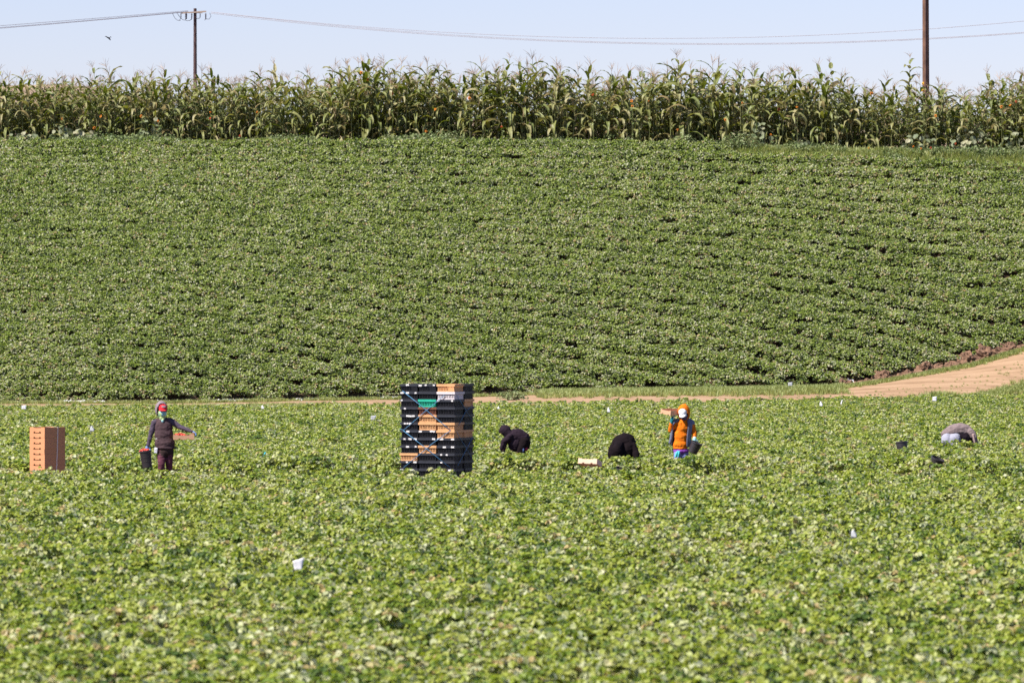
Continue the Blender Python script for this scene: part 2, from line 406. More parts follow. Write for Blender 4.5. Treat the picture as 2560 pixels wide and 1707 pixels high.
LEAF = [(0, 0, 0), (-.42, .30, .10), (-.46, .70, .12), (0, 1, -.06), (.46, .70, .12), (.42, .30, .10)]
def leaflet(mb, pos, yaw, pitch, roll, size, shade, width=1.0, mi=0):
    q = Euler((pitch, roll, yaw), 'XYZ').to_matrix()
    vs = [Vector(pos) + q @ Vector((x * size * width, y * size, z * size)) for x, y, z in LEAF]
    mb.add(vs, [(0, 3, 2, 1), (0, 5, 4, 3)], shade, mi)

def berry_plant(rnd, leaves=30, rad=0.23, h0=0.11, h1=0.30, size=(.062, .092)):
    lo_, hi_ = size
    mb = MB()
    for k in range(leaves):
        r = rad * math.sqrt(rnd.random()); th = rnd.uniform(0, 2 * math.pi)
        z = h0 + (h1 - h0) * (1 - (r / rad) ** 1.6) * rnd.uniform(0.55, 1.05) + rnd.uniform(-.02, .035)
        p = Vector((r * math.cos(th), r * math.sin(th), z))
        yaw0 = th - math.pi / 2 + rnd.gauss(0, 0.5)
        tilt = -0.25 - 0.75 * r / rad + rnd.gauss(0, 0.36)
        rl = rnd.gauss(0, 0.32)
        sh = min(0.86, max(0.02, rnd.gauss(0.50, 0.23)))
        if rnd.random() < 0.012: sh = 1.0
        size = rnd.uniform(lo_, hi_)
        for dy in (-1.35, 0, 1.35):
            leaflet(mb, p, yaw0 + dy + rnd.gauss(0, .1), tilt + rnd.gauss(0, .12), rl - 0.2 * dy + rnd.gauss(0, .12), size * (1 if dy == 0 else .92), sh)
    return mb

rnd = random.Random(3)
berry_meshes = []; hill_meshes = []
for i in range(10):
    mb = berry_plant(rnd, 40, size=(.050, .076)); mn = mb.mesh("strawberry_plant"); mn.materials.append(M['berry_leaf'])
    mb = berry_plant(rnd, 36, size=(.054, .082)); me = mb.mesh("strawberry_plant"); berry_meshes.append(mn)
    m2 = me.copy(); m2.materials.clear(); m2.materials.append(M['hill_leaf']); hill_meshes.append(m2)
BERRIES = proto_collection("strawberry_plants", berry_meshes)
HILLPLANTS = proto_collection("hillside_strawberry_plants", hill_meshes)

CLEAR = []   # (x, y, radius): where things stand, no plant grows
def field_points(y0f, y1f, ymin, ymax, dens, margin, rowtilt, pitch, amp, seed, alley=None, furrow=0.55, vary=.16):
    r = np.random.default_rng(seed)
    xm = 0.0912 * ymax + margin
    st = 1 / math.sqrt(dens)
    gx, gy = np.meshgrid(np.arange(-xm, xm, st), np.arange(ymin, ymax, st))
    x = gx.ravel() + r.uniform(-.62, .62, gx.size) * st; y = gy.ravel() + r.uniform(-.62, .62, gx.size) * st
    k = np.abs(x) < 0.0912 * y + margin
    k &= (y > y0f(x)) & (y < y1f(x))
    x, y = x[k], y[k]
    ph = (y - rowtilt * x) / pitch; c = 0.5 + 0.5 * np.cos(2 * math.pi * ph)
    k = r.random(len(x)) < (1 - furrow) + furrow * c
    if alley: k &= ~((y > alley[0] + 0.15 * np.sin(x)) & (y < alley[1] + 0.2 * np.sin(x * 1.7)))
    x, y, c = x[k], y[k], c[k]
    for cx, cy, cr in CLEAR:
        k = (x - cx) ** 2 + (y - cy) ** 2 > cr * cr
        x, y, c = x[k], y[k], c[k]
    # broad patches of stronger and weaker growth
    v = np.array([mnoise.noise(Vector((a * .55, b * .33, seed))) for a, b in zip(x, y)])
    s = (0.92 + 0.16 * c + vary * v) * r.uniform(0.8, 1.18, len(x))
    z = ground_z(x, y) + amp * c - amp * 0.3
    return x, y, z, s, r

# ------------------------------------------------------------------ placement of the things standing in the near field
D_ALLEY = 113.2
CLEAR += [(P(746, 1409, 69.4).x, 69.2, .17), (P(2133, 1333, 79).x, 78.8, .17),
          (P(401, 1000, 113.2).x, 113.2, .35), (P(1710, 1000, 123.3).x, 123.3, .34), (P(1285, 1000, 128.5).x, 128.5, .42),
          (P(1560, 1000, 120.2).x, 120.2, .38), (P(1540, 1000, 119.6).x, 119.6, .36), (P(1560, 1000, 119.0).x, 119.0, .25), (P(2398, 1000, 135.3).x, 135.3, .48), (P(2257, 1000, 130.3).x, 130.3, .17), (P(2336, 1000, 117.6).x, 117.6, .25)]

x, y, z, s, r = field_points(lambda x: 0 * x + 43, lambda x: edge_y(x) - 0.2, 43, 222, 7.2, 2.5, 0.05, 1.3, 0.10, 21, alley=(112.2, 116.2))
s = s * (1 + np.exp(-((y - 117.0) / 0.8) ** 2) * 0.25)
z = z + np.exp(-((y - 117.2) / 1.0) ** 2) * 0.10 + np.exp(-((y - 111.2) / 1.2) ** 2) * 0.04
n = len(x)
scatter("strawberry_field", np.stack([x, y, z], 1), np.stack([r.normal(0, .1, n), r.normal(0, .1, n), r.uniform(0, 6.283, n)], 1),
        np.stack([s, s, s * r.uniform(.85, 1.15, n)], 1), r.integers(0, 10, n), BERRIES,
        "low green strawberry plants covering the flat field in front")
x, y, z, s, r = field_points(lambda x: base_y(x) + 0.25, lambda x: TOP_Y - 0.2 - 1.3 * np.clip((x - 9) / 2, 0, 1), 206, 254, 27, 2.5, 0.03, 1.42, 0.26, 22, furrow=0.36, vary=.08)
n = len(x)
tz = r.uniform(.9, 1.25, n)
scatter("hillside_strawberry_field", np.stack([x, y, z], 1), np.stack([r.normal(0.05, .12, n), r.normal(0, .12, n), r.uniform(0, 6.283, n)], 1),
        np.stack([s, s, s * tz], 1), r.integers(0, 10, n), HILLPLANTS,
        "green strawberry plants covering the slope behind the dirt road")
# ------------------------------------------------------------------ plastic mulch, soil mounds and grass along the road
def lump_mesh(rx, ry, rz, seed):
    mb = MB(); mb.ellipsoid((0, 0, 0), (rx, ry, rz), None, 34, 22)
    me = mb.mesh("soil_mound")
    for v in me.vertices:
        q = Vector((v.co.x * 3.2 + seed * 7, v.co.y * 3.2, v.co.z * 3.2))
        v.co *= 1 + 0.50 * mnoise.noise(q) + 0.30 * mnoise.noise(q * 2.3) + 0.22 * mnoise.noise(q * 5.5)
    return me
MOUNDS = [(2110, 958, .48, 'low crumbled brown soil mound at the left end of the row of mounds'),
          (2169, 951, .34, 'small flat soil mound with plastic film beside it'),
          (2211, 944, .62, 'rounded pale topped soil mound in the left half of the row'),
          (2262, 936, .42, 'dark shaded soil mound between two lighter ones'),
          (2312, 924, .66, 'wide tan soil mound with a dark right face'),
          (2346, 920, .42, 'small tan soil mound just right of the wide dark sided one'),
          (2382, 916, .44, 'low soil mound left of the big dark mound'),
          (2421, 897, .78, 'big dark brown soil mound at the slope edge'),
          (2466, 882, .76, 'tall tan soil mound second from the photo edge'),
          (2519, 868, .66, 'half overgrown soil mound under dark leaves near the right edge')]
for i, (px, py, w, lab) in enumerate(MOUNDS):
    x = float(np.interp(px, [2080, 2211, 2419, 2560], [12.8, 15, 18.7, 21.2])); y = float(base_y(x)) - 0.25
    z = gz(x, y); x = (px - CX) / F * y
    o = link("soil_mound", lump_mesh(w * .74, w * .7, w * .56, i + 1.3), M['clod'], None, False)
    o.location = (x, y + .12, z + w * .10); o.rotation_euler = (0, 0, i * 1.1)
    tag(o, lab, "soil mound", "bed end soil mounds along the dirt road")

clm = []
for i in range(4):
    me = lump_mesh(.10, .10, .075, 20 + i); me.name = "soil_clod"; me.materials.append(M['clod']); clm.append(me)
CLODS = proto_collection("soil_clods_source", clm)
r = np.random.default_rng(91); n = 520
x = 12.6 + r.beta(1.2, 1.0, n) * 10; y = base_y(x) - .45 + r.normal(0, .28, n); sz = r.uniform(.3, 1.0, n) ** 1.5 * 1.9
scatter("soil_clods", np.stack([x, y, ground_z(x, y) + .02], 1), r.uniform(0, 6.28, (n, 3)), np.stack([sz, sz, sz], 1), r.integers(0, 4, n), CLODS,
        "loose brown clods of soil along the edge of the slope")
def film(name, px0, px1, lab, seed, dy=-0.15, h=.10, lift=.05):
    """crumpled strip of mulch film lying along the foot of the bed"""
    n = 26; m = 5; v = []; f = []
    for i in range(n):
        px = px0 + (px1 - px0) * i / (n - 1)
        xx = (px - CX) / F * 214; yb = float(base_y(xx))
        env = 0.35 + 0.65 * abs(mnoise.noise(Vector((i * .45, seed, 0))))
        for k in range(m):
            y = yb + dy + 0.07 * k + 0.03 * mnoise.noise(Vector((i * .7, k, seed)))
            z = gz(xx, y) + lift + h * env * k / (m - 1) + 0.05 * mnoise.noise(Vector((i * .9, k * 1.7, seed + 3)))
            v.append((xx, y, z))
    for i in range(n - 1):
        for k in range(m - 1):
            q = i * m + k; f.append((q, q + m, q + m + 1, q + 1))
    me = bpy.data.meshes.new(name); me.from_pydata(v, [], f)
    me = bake(me, [('SOLIDIFY', dict(thickness=0.004))], name)
    return tag(link(name, me, M['plastic_film']), lab, "plastic film", "torn mulch film along the foot of the slope")
film("mulch_film", 168, 272, "long torn white mulch film at the slope foot left of the red capped picker", 1.0)
film("mulch_film", 398, 432, "short scrap of white film just behind the red capped picker", 2.0)
film("mulch_film", 536, 622, "torn white film at the slope foot right of the red capped picker", 3.0)
film("mulch_film", 735, 800, "thin strip of white film left of the crate stack by the road", 4.0, -.15, .06)
film("mulch_film", 945, 996, "small strip of film touching the left side of the crate stack", 5.0, -.15, .07)
film("mulch_film", 2160, 2186, "crumpled grey film between the soil mounds", 6.0, -.2, .2, .15)
film("mulch_film", 2258, 2282, "grey film scrap under leaves beside the dark soil mound", 7.0, -.2, .2, .25)

def grass_tuft(rnd, n=26, h=.16, spread=.09):
    mb = MB()
    for k in range(n):
        a = rnd.uniform(0, 6.283); r0 = spread * math.sqrt(rnd.random()); L = h * rnd.uniform(.5, 1.15); lean = rnd.uniform(.1, .8)
        b = Vector((r0 * math.cos(a), r0 * math.sin(a), 0)); d = Vector((math.cos(a), math.sin(a), 0)); s = Vector((-math.sin(a), math.cos(a), 0)) * .006
        p1 = b + d * L * lean * .3 + Vector((0, 0, L * .6)); p2 = b + d * L * lean + Vector((0, 0, L))
        mb.add([b - s, b + s, p1 + s * .8, p1 - s * .8, p2], [(0, 1, 2, 3), (3, 2, 4)], min(1, max(0, rnd.gauss(.4, .25))))
    return mb
rnd = random.Random(5); gm = []
for i in range(5):
    me = grass_tuft(rnd).mesh("grass_tuft"); me.materials.append(M['grass']); gm.append(me)
GRASS = proto_collection("grass_tufts", gm)
def grass_points():
    r = np.random.default_rng(31); out = []
    def add(n, fx, fy, s0, s1):
        for _ in range(n):
            x = fx(r); y = fy(x, r); out.append((x, y, gz(x, y) + .02, r.uniform(s0, s1)))
    # verge between the road and the slope
    add(7800, lambda r: r.uniform(1, 13.2), lambda x, r: base_y(x) - 0.3 - abs(r.normal(0, 2.2)), .7, 1.6)
    add(1500, lambda r: r.uniform(-23, 1), lambda x, r: base_y(x) - 0.2 - abs(r.normal(0, .5)), .5, 1.1)
    add(2300, lambda r: r.uniform(12.5, 23), lambda x, r: base_y(x) - 0.8 - abs(r.normal(0, .45)), .5, 1.2)
    # verge at the field edge and the grassy wedge at the right
    add(1400, lambda r: r.uniform(-23, 22), lambda x, r: edge_y(x) + abs(r.normal(0, .35)), .4, 1.0)
    add(5200, lambda r: -5.5 - abs(r.normal(0, 1)) * 10, lambda x, r: edge_y(x) + r.uniform(.3, 12), .5, 1.2)
    add(1500, lambda r: r.uniform(17.3, 24), lambda x, r: edge_y(x) + 1.7 + (x - 17.0) * .75 + r.normal(0, .55), .6, 1.4)
    add(160, lambda r: r.normal(16.3, .45), lambda x, r: edge_y(x) + .8 + abs(r.normal(0, .6)), 1.2, 2.8)
    # thin weeds in the road
    add(350, lambda r: r.uniform(8, 22), lambda x, r: edge_y(x) + r.uniform(1, 10), .25, .6)
    # top of the slope in front of the corn
    add(1700, lambda r: r.uniform(9.5, 24), lambda x, r: TOP_Y - .4 + r.normal(0, .8), .6, 1.3 + .9 * abs(math.sin(len(out) * .013)))
    add(1200, lambda r: r.uniform(-24, 11), lambda x, r: TOP_Y + .4 + r.normal(0, .4), .7, 1.6)
    add(500, lambda r: r.normal(-10.2, .8), lambda x, r: TOP_Y - .2 + r.normal(0, .4), 1.0, 2.2)
    return np.array(out), r
gp, r = grass_points(); n = len(gp)
scatter("grass", gp[:, :3], np.stack([r.normal(0, .1, n), r.normal(0, .1, n), r.uniform(0, 6.28, n)], 1), np.repeat(gp[:, 3:4], 3, 1), r.integers(0, 5, n), GRASS,
        "short green and straw coloured grass along the road verges and slope top")

# ------------------------------------------------------------------ corn
def corn_parts(rnd, height=2.35, nleaf=11, lw=1.0):
    stalk, fol, tas = MB(), MB(), MB()
    bend = Vector((rnd.gauss(0, .06), rnd.gauss(0, .06), 0))
    def axis(t): return Vector((bend.x * t * t * height, bend.y * t * t * height, t * height))
    pts = [axis(t) for t in (0, .2, .4, .6, .8, 1)]
    stalk.tube(pts, [.017, .016, .014, .011, .008, .005], 6, caps=False)
    pl = rnd.uniform(0, math.pi)
    for k in range(nleaf):
        t = .10 + .84 * k / (nleaf - 1)
        a = pl + (k % 2) * math.pi + rnd.gauss(0, .45)
        d = Vector((math.cos(a), math.sin(a), 0)); sd = Vector((-math.sin(a), math.cos(a), 0))
        L = (0.62 + .32 * math.sin(math.pi * min(1, t * 1.05))) * rnd.uniform(.75, 1.12) * (0.8 if t > .85 else 1)
        w = lw * rnd.uniform(.052, .078) * (1.0 if t < .9 else .8)
        up = rnd.uniform(50, 74) if t > .6 else rnd.uniform(35, 65)
        drop = rnd.uniform(95, 175) if t < .75 else rnd.uniform(35, 130)
        if t < .35 and rnd.random() < .6: up = rnd.uniform(10, 40); drop = rnd.uniform(115, 140)
        dry = min(1, max(0, rnd.gauss(.40 + .30 * (1 - t), .22)))
        if rnd.random() < .10: dry = rnd.uniform(.85, 1)
        p = axis(t); ns = 8; vs = []; tw = rnd.gauss(0, .5)
        for i in range(ns + 1):
            q = i / ns; el = R(up - drop * q ** 1.25)
            if i: p = p + (d * math.cos(el) + Vector((0, 0, math.sin(el)))) * (L / ns)
            nn = (Vector((0, 0, math.cos(el))) - d * math.sin(el))
            ww = w * min(1, .55 + 2.2 * q) * (1 - q ** 3) + .002
            s2 = sd * math.cos(tw * q) + nn * math.sin(tw * q)
            wav = .012 * math.sin(q * 17 + k)
            vs += [p - s2 * ww + nn * (.30 * ww + wav), p, p + s2 * ww + nn * (.30 * ww - wav)]
        fs = []
        for i in range(ns):
            b = i * 3; fs += [(b, b + 1, b + 4, b + 3), (b + 1, b + 2, b + 5, b + 4)]
        fol.add(vs, fs, dry)
    top = axis(1); dirn = (axis(1) - axis(.9)).normalized()
    nb = rnd.randint(5, 10)
    lean = Vector((rnd.gauss(0, .2), rnd.gauss(0, .2), 0))
    for k in range(nb):
        a = rnd.uniform(0, 6.283); L = rnd.uniform(.17, .33) * (1.25 if k == 0 else 1); sp = 0.08 if k == 0 else rnd.uniform(.2, .85)
        b = top + dirn * (.03 + .10 * rnd.random()) if k else top
        d = (dirn + lean + Vector((math.cos(a), math.sin(a), 0)) * sp).normalized()
        tip = b + d * L + Vector((math.cos(a), math.sin(a), -.6)) * .05 * (0 if k == 0 else 1) + lean * .1
        tas.tube([b, b.lerp(tip, .5) + Vector((0, 0, .015)), tip], [.003, .0045, .002], 4, caps=False)
    tas.tube([top, top + dirn * .15], [.005, .004], 4, caps=False)
    return stalk, fol, tas
rnd = random.Random(17)
CORN = []; cm = []
for i in range(18):
    h = rnd.uniform(2.15, 2.75)
    st, fo, ta = corn_parts(rnd, h, rnd.randint(11, 14))
    a, b, c = st.mesh("stalk"), fo.mesh("foliage"), ta.mesh("tassel")
    a.materials.append(M['corn_stalk']); b.materials.append(M['corn_leaf']); c.materials.append(M['tassel'])
    CORN.append((a, b, c, h))
    al = MB(); al.add(st.v, st.f, .5, 0); n0 = len(al.a)
    al.v += fo.v; al.f += [tuple(q + n0 for q in f) for f in fo.f]; al.a += fo.a; al.mi += [1] * len(fo.f)
    n0 = len(al.v); al.add(ta.v, ta.f, .5, 2)
    me = al.mesh("corn_whole")
    for k in ('corn_stalk', 'corn_leaf', 'tassel'): me.materials.append(M[k])
    cm.append(me)
def make_corn(mesh_set, loc, rz, s, lab, group, tilt=(0, 0)):
    t = empty("corn_plant", loc, rz); t.scale = (s, s, s); t.rotation_euler = (tilt[0], tilt[1], rz)
    link_part = lambda nm, me: setattr(bpy.data.objects.new(nm, me), 'parent', t)
    for nm, me in zip(("stalk", "foliage", "tassel"), mesh_set[:3]):
        q = bpy.data.objects.new(nm, me); COL.objects.link(q); q.parent = t
    return tag(t, lab, "corn plant", group)
# height of the corn skyline along the photo, as leaf-mass rows in photo pixels
SKY_X = [-100, 0, 250, 480, 640, 800, 920, 1090, 1200, 1330, 1480, 1560, 1690, 1850, 1990, 2100, 2200, 2330, 2440, 2560, 2660]
SKY_Y = [186, 186, 178, 182, 176, 178, 154, 170, 160, 154, 174, 182, 156, 166, 172, 186, 206, 216, 214, 184, 184]
def corn_height(x):
    px = CX + x * F / 254.0; ground_row = HY - (gz(x, 254) - CAM_Z) * F / 254.0
    return (ground_row - np.interp(px, SKY_X, SKY_Y)) * 254.0 / F
LAB = "green corn plant with drooping leaves and tan tassel at the front of the corn strip"
GRP = "corn plants in the strip above the strawberry slope"
rr = random.Random(41); k = 0
for row, (y, step) in enumerate([(253.5, .29), (254.3, .345)]):
    x = -24.4 + row * .12
    while x < 24.4:
        hx = float(corn_height(x)) * rr.uniform(.74, .99)
        if rr.random() < .26: hx *= rr.uniform(1.05, 1.17)
        ms = CORN[rr.randrange(len(CORN))]
        yy = y + rr.gauss(0, .15)
        make_corn(ms, (x, yy, gz(x, yy) - .02), rr.uniform(0, 6.28), (hx - .12) / ms[3], LAB, GRP, (rr.gauss(0, .04), rr.gauss(0, .05)))
        x += step * rr.uniform(.75, 1.25)
r = np.random.default_rng(51); n = 1050
x = r.uniform(-25.5, 25.5, n); y = 255.1 + r.integers(0, 7, n) * .8 + r.normal(0, .15, n)
s = np.array([float(corn_height(a)) for a in x]) * r.uniform(.60, .90, n) / 2.5
CORNS = proto_collection("corn_plants", cm)
scatter("corn_rows", np.stack([x, y, ground_z(x, y)], 1), np.stack([r.normal(0, .04, n), r.normal(0, .05, n), r.uniform(0, 6.28, n)], 1),
        np.stack([s, s, s], 1), r.integers(0, 18, n), CORNS, "further rows of green corn behind the front plants")
# the three that stand out above the others
def special_corn(px, py_top, D, lab, seed, tassel=True, n=11):
    q = random.Random(seed); x = (px - CX) / F * D; z0 = gz(x, D); h = CAM_Z + (HY - py_top) / F * D - z0
    st, fo, ta = corn_parts(q, h - .3, n, 1.7)
    t = empty("corn_plant", (x, D, z0), 0)
    st.build("stalk", M['corn_stalk'], t); fo.build("foliage", M['corn_leaf'], t)
    if tassel: ta.build("tassel", M['tassel'], t)
    return tag(t, lab, "corn plant", GRP)
special_corn(2272, 128, 253.2, "tallest corn plant, broad arching leaves against the sky left of the right utility pole", 8, True, 19)
special_corn(2094, 142, 253.3, "tall corn plant wrapped in a leafy green vine", 12, True, 13)
special_corn(1246, 132, 253.4, "tallest corn plant in the middle of the strip, light green top", 23, True, 13)
special_corn(916, 134, 253.4, "tall corn plant with a full tan tassel above the two orange flowers", 31, True, 13)

# weeds at the foot of the corn: countless
def weed_plant(rnd, n=46, rad=.22, h=.42, size=(.05, .09)):
    mb = MB()
    for k in range(n):
        r = rad * math.sqrt(rnd.random()); th = rnd.uniform(0, 6.283); z = h * (.15 + .85 * rnd.random()) * (1 - .5 * (r / rad) ** 2)
        leaflet(mb, (r * math.cos(th), r * math.sin(th), z), th - 1.57 + rnd.gauss(0, .6), -.3 + rnd.gauss(0, .45), rnd.gauss(0, .4), rnd.uniform(*size), min(1, max(0, rnd.gauss(.45, .25))), .9)
    return mb
rnd = random.Random(61); wm = []
for i in range(6):
    me = weed_plant(rnd).mesh("weed"); me.materials.append(M['weed_leaf']); wm.append(me)
WEEDS = proto_collection("weeds_source", wm)
r = np.random.default_rng(63); n = 2100
x = r.uniform(-25, 25, n); y = 252.0 + np.abs(r.normal(0, 1.0, n)) - .2
v = np.array([mnoise.noise(Vector((a * .35, 3.3, 0))) for a in x])
sz = np.clip(.80 + 1.0 * v, .25, 1.7) * r.uniform(.6, 1.3, n)
scatter("weeds", np.stack([x, y, ground_z(x, y) - .03], 1), np.stack([r.normal(0, .15, n), r.normal(0, .15, n), r.uniform(0, 6.28, n)], 1),
        np.stack([sz, sz, sz], 1), r.integers(0, 6, n), WEEDS, "tangled green weeds at the foot of the corn")
n = 1500; x = r.uniform(8, 25, n); y = r.uniform(250.4, 252.9, n); v = np.array([mnoise.noise(Vector((a * .5, b * .6, 9.1))) for a, b in zip(x, y)])
k = v > -.12; x, y = x[k], y[k]; n = len(x); sz = np.clip(.42 + .9 * v[k], .22, 1.1) * r.uniform(.6, 1.3, n)
scatter("verge_weeds", np.stack([x, y, ground_z(x, y) - .02], 1), np.stack([r.normal(0, .15, n), r.normal(0, .15, n), r.uniform(0, 6.28, n)], 1),
        np.stack([sz, sz, sz * .8], 1), r.integers(0, 6, n), WEEDS, "low weeds in the straw coloured grass at the upper right of the slope")
# climbing vines and leaves inside the corn, dark undergrowth
n = 3600; x = r.uniform(-25, 25, n); y = r.uniform(253.5, 259, n); zz = ground_z(x, y) + r.uniform(0, 1, n) ** 1.4 * 1.75
sz = r.uniform(.5, 1.15, n)
scatter("climbing_weeds", np.stack([x, y, zz], 1), np.stack([r.normal(0, .3, n), r.normal(0, .3, n), r.uniform(0, 6.28, n)], 1),
        np.stack([sz, sz, sz], 1), r.integers(0, 6, n), WEEDS, "leafy vines climbing through the corn stalks")

def leafy(name, px, py, D, w, h, n, size, mat, lab, cat, group, seed, width=1.0, tiltm=-.4, dv=.6):
    """a plant standing on the slope top: leaves through a dome on short stems"""
    q = random.Random(seed); c = P(px, py, D); x, y = c.x, c.y; z0 = gz(x, y)
    t = empty(name, (x, y, z0)); fo = MB(); st = MB()
    for k in range(n):
        th = q.uniform(0, 6.283); r = math.sqrt(q.random()); zz = h * (.2 + .8 * q.random()) * math.sqrt(max(.05, 1 - .75 * r * r))
        p = Vector((r * w / 2 * math.cos(th), r * w * dv / 2 * math.sin(th), zz))
        leaflet(fo, p, th - 1.57 + q.gauss(0, .5), tiltm + q.gauss(0, .35), q.gauss(0, .35), q.uniform(*size), min(1, max(0, q.gauss(.5, .22))), width)
        if k % 4 == 0: st.tube([Vector((p.x * .15, p.y * .15, 0)), p * .6 + Vector((0, 0, .1 * h)), p], .006, 4, caps=False)
    fo.build("foliage", mat, t); st.build("stem", M['corn_stalk'], t)
    return tag(t, lab, cat, group)
GW = "weed bushes at the slope top"
leafy("weed_bush", 1118, 345, 252.3, 1.7, .75, 420, (.06, .10), M['weed_leaf'], "pale green weed bush at the slope top above the crate stack", "weed bush", GW, 71)
leafy("weed_bush", 975, 350, 252.3, 1.1, .55, 240, (.06, .10), M['weed_leaf'], "rounded fresh green weed bush left of the pale one", "weed bush", GW, 72)
leafy("weed_bush", 1712, 372, 252.0, 1.0, .75, 300, (.06, .10), M['weed_leaf'], "upright weed bush above the orange hooded picker, left of two", "weed bush", GW, 73)
leafy("weed_bush", 1852, 372, 252.0, 1.9, .85, 480, (.06, .10), M['weed_leaf'], "wide bushy weed at the slope top, right of the upright one", "weed bush", GW, 74)
leafy("weed_bush", 1570, 360, 252.2, 1.0, .5, 220, (.05, .09), M['weed_leaf'], "small low weed bush above the black clad picker", "weed bush", GW, 75)
leafy("weed_bush", 2535, 365, 252.3, 1.0, .6, 220, (.05, .09), M['weed_leaf'], "small weed bush at the slope top by the right photo edge", "weed bush", GW, 76)
leafy("weed_bush", 1280, 990, 212.5, 1.15, .42, 260, (.05, .10), M['weed_leaf'], "green weed bush beside the dirt road right of the crate stack", "weed bush", None, 77)
GS = "broad leaved squash plants below the corn"
SQ = [(215, 335, 252.7, 1.5, .85, 26, "squash plant with big dusty leaves below the corn, second from the left edge"),
      (60, 335, 252.6, 1.4, .7, 24, "squash plant with pale broad leaves at the left photo edge"),
      (375, 318, 252.9, .9, 1.25, 14, "small dark squash plant climbing the corn left of the left utility pole"),
      (150, 310, 252.9, .8, 1.2, 12, "squash plant with cool green leaves high in the corn near the left edge"),
      (2300, 352, 252.5, 1.5, 1.0, 24, "squash plant with large drooping leaves at the foot of the right utility pole"),
      (2420, 330, 252.8, 1.7, 1.35, 34, "tall mass of squash leaves right of the right utility pole"),
      (2530, 325, 252.8, 1.0, 1.3, 18, "squash leaves climbing the corn at the right photo edge"),
      (2010, 350, 252.6, .9, .6, 14, "low dusty squash plant right of the wide weed bush"),
      (1900, 305, 252.9, 1.1, 1.35, 18, "squash leaves shading a dark hollow in the corn right of centre")]
for i, (px, py, D, w, h, n, lab) in enumerate(SQ):
    leafy("squash_plant", px, py, D, w, h, n * 2, (.17, .30), M['squash_leaf'], lab, "squash plant", GS, 80 + i, 1.15, -.75, .4)
# vine wound round one tall stalk
def vine_on_stalk():
    q = random.Random(5); x = (2094 - CX) / F * 253.3; z0 = gz(x, 253.3); t = empty("climbing_vine", (x, 253.25, z0)); fo, st = MB(), MB()
    pts = [Vector((.05 * math.cos(k * .9), .05 * math.sin(k * .9), .12 * k)) for k in range(25)]
    st.tube(pts, .008, 5, caps=False)
    for k in range(130):
        z = q.uniform(.4, 2.95); a = q.uniform(0, 6.28); rr_ = q.uniform(.04, .17)
        leaflet(fo, (rr_ * math.cos(a), rr_ * math.sin(a), z), a - 1.57, -.6 + q.gauss(0, .4), q.gauss(0, .4), q.uniform(.07, .12), q.uniform(.4, 1), 1.1)
    fo.build("foliage", M['weed_leaf'], t); st.build("stem", M['corn_stalk'], t)
    tag(t, "yellow green vine wound round a tall corn stalk at the skyline", "vine")
vine_on_stalk()

# ------------------------------------------------------------------ flowers in and below the corn
def flower(px, py, D, col, w, lab):
    c = P(px, py, D); z0 = gz(c.x, D); q = random.Random(int(px * 7 + py))
    t = empty("sunflower", (c.x, D, z0)); h = max(.08, c.z - z0)
    sm = MB(); sm.tube([(.02, .06, 0), (.03, .05, h * .6), (0, .02, h)], [.010, .008, .006], 6); sm.build("stem", M['corn_stalk'], t)
    w *= .80; face = Vector((q.uniform(-.9, .5), -1, q.uniform(-.2, .7))).normalized(); rot = face.to_track_quat('Z', 'Y').to_matrix()
    pt = MB(); npet = 14
    for k in range(npet):
        a = 2 * math.pi * k / npet + q.uniform(-.1, .1); L = w / 2 * q.uniform(.70, 1.12); ww = w * .10
        dd = Vector((math.cos(a), math.sin(a), 0)); ss = Vector((-math.sin(a), math.cos(a), 0))
        vs = [dd * w * .12, dd * L * .6 - ss * ww + Vector((0, 0, .012)), dd * L + Vector((0, 0, -.005)), dd * L * .6 + ss * ww + Vector((0, 0, .012)), dd * L * .6 + Vector((0, 0, .003))]
        pt.add([rot @ v + Vector((0, 0, h)) for v in vs], [(0, 1, 4), (1, 2, 4), (2, 3, 4), (3, 0, 4)])
    pt.build("petals", M[col], t)
    dc = MB(); dc.ellipsoid(Vector((0, 0, h)) + face * .012, (w * .19, w * .19, .02), rot, 14, 8); dc.build("disc", M['flower_disc'], t, True)
    if h > .4:
        lf = MB()
        for k in range(4):
            a = q.uniform(0, 6.28); leaflet(lf, (.02, .05, h * q.uniform(.3, .85)), a, -.3, q.gauss(0, .3), q.uniform(.1, .16), q.uniform(.3, .8), 1.1)
        lf.build("leaf", M['weed_leaf'], t)
    return tag(t, lab, "flower", "bright flowers among the corn")
O, RD, Y = 'petal_orange', 'petal_red', 'petal_yellow'
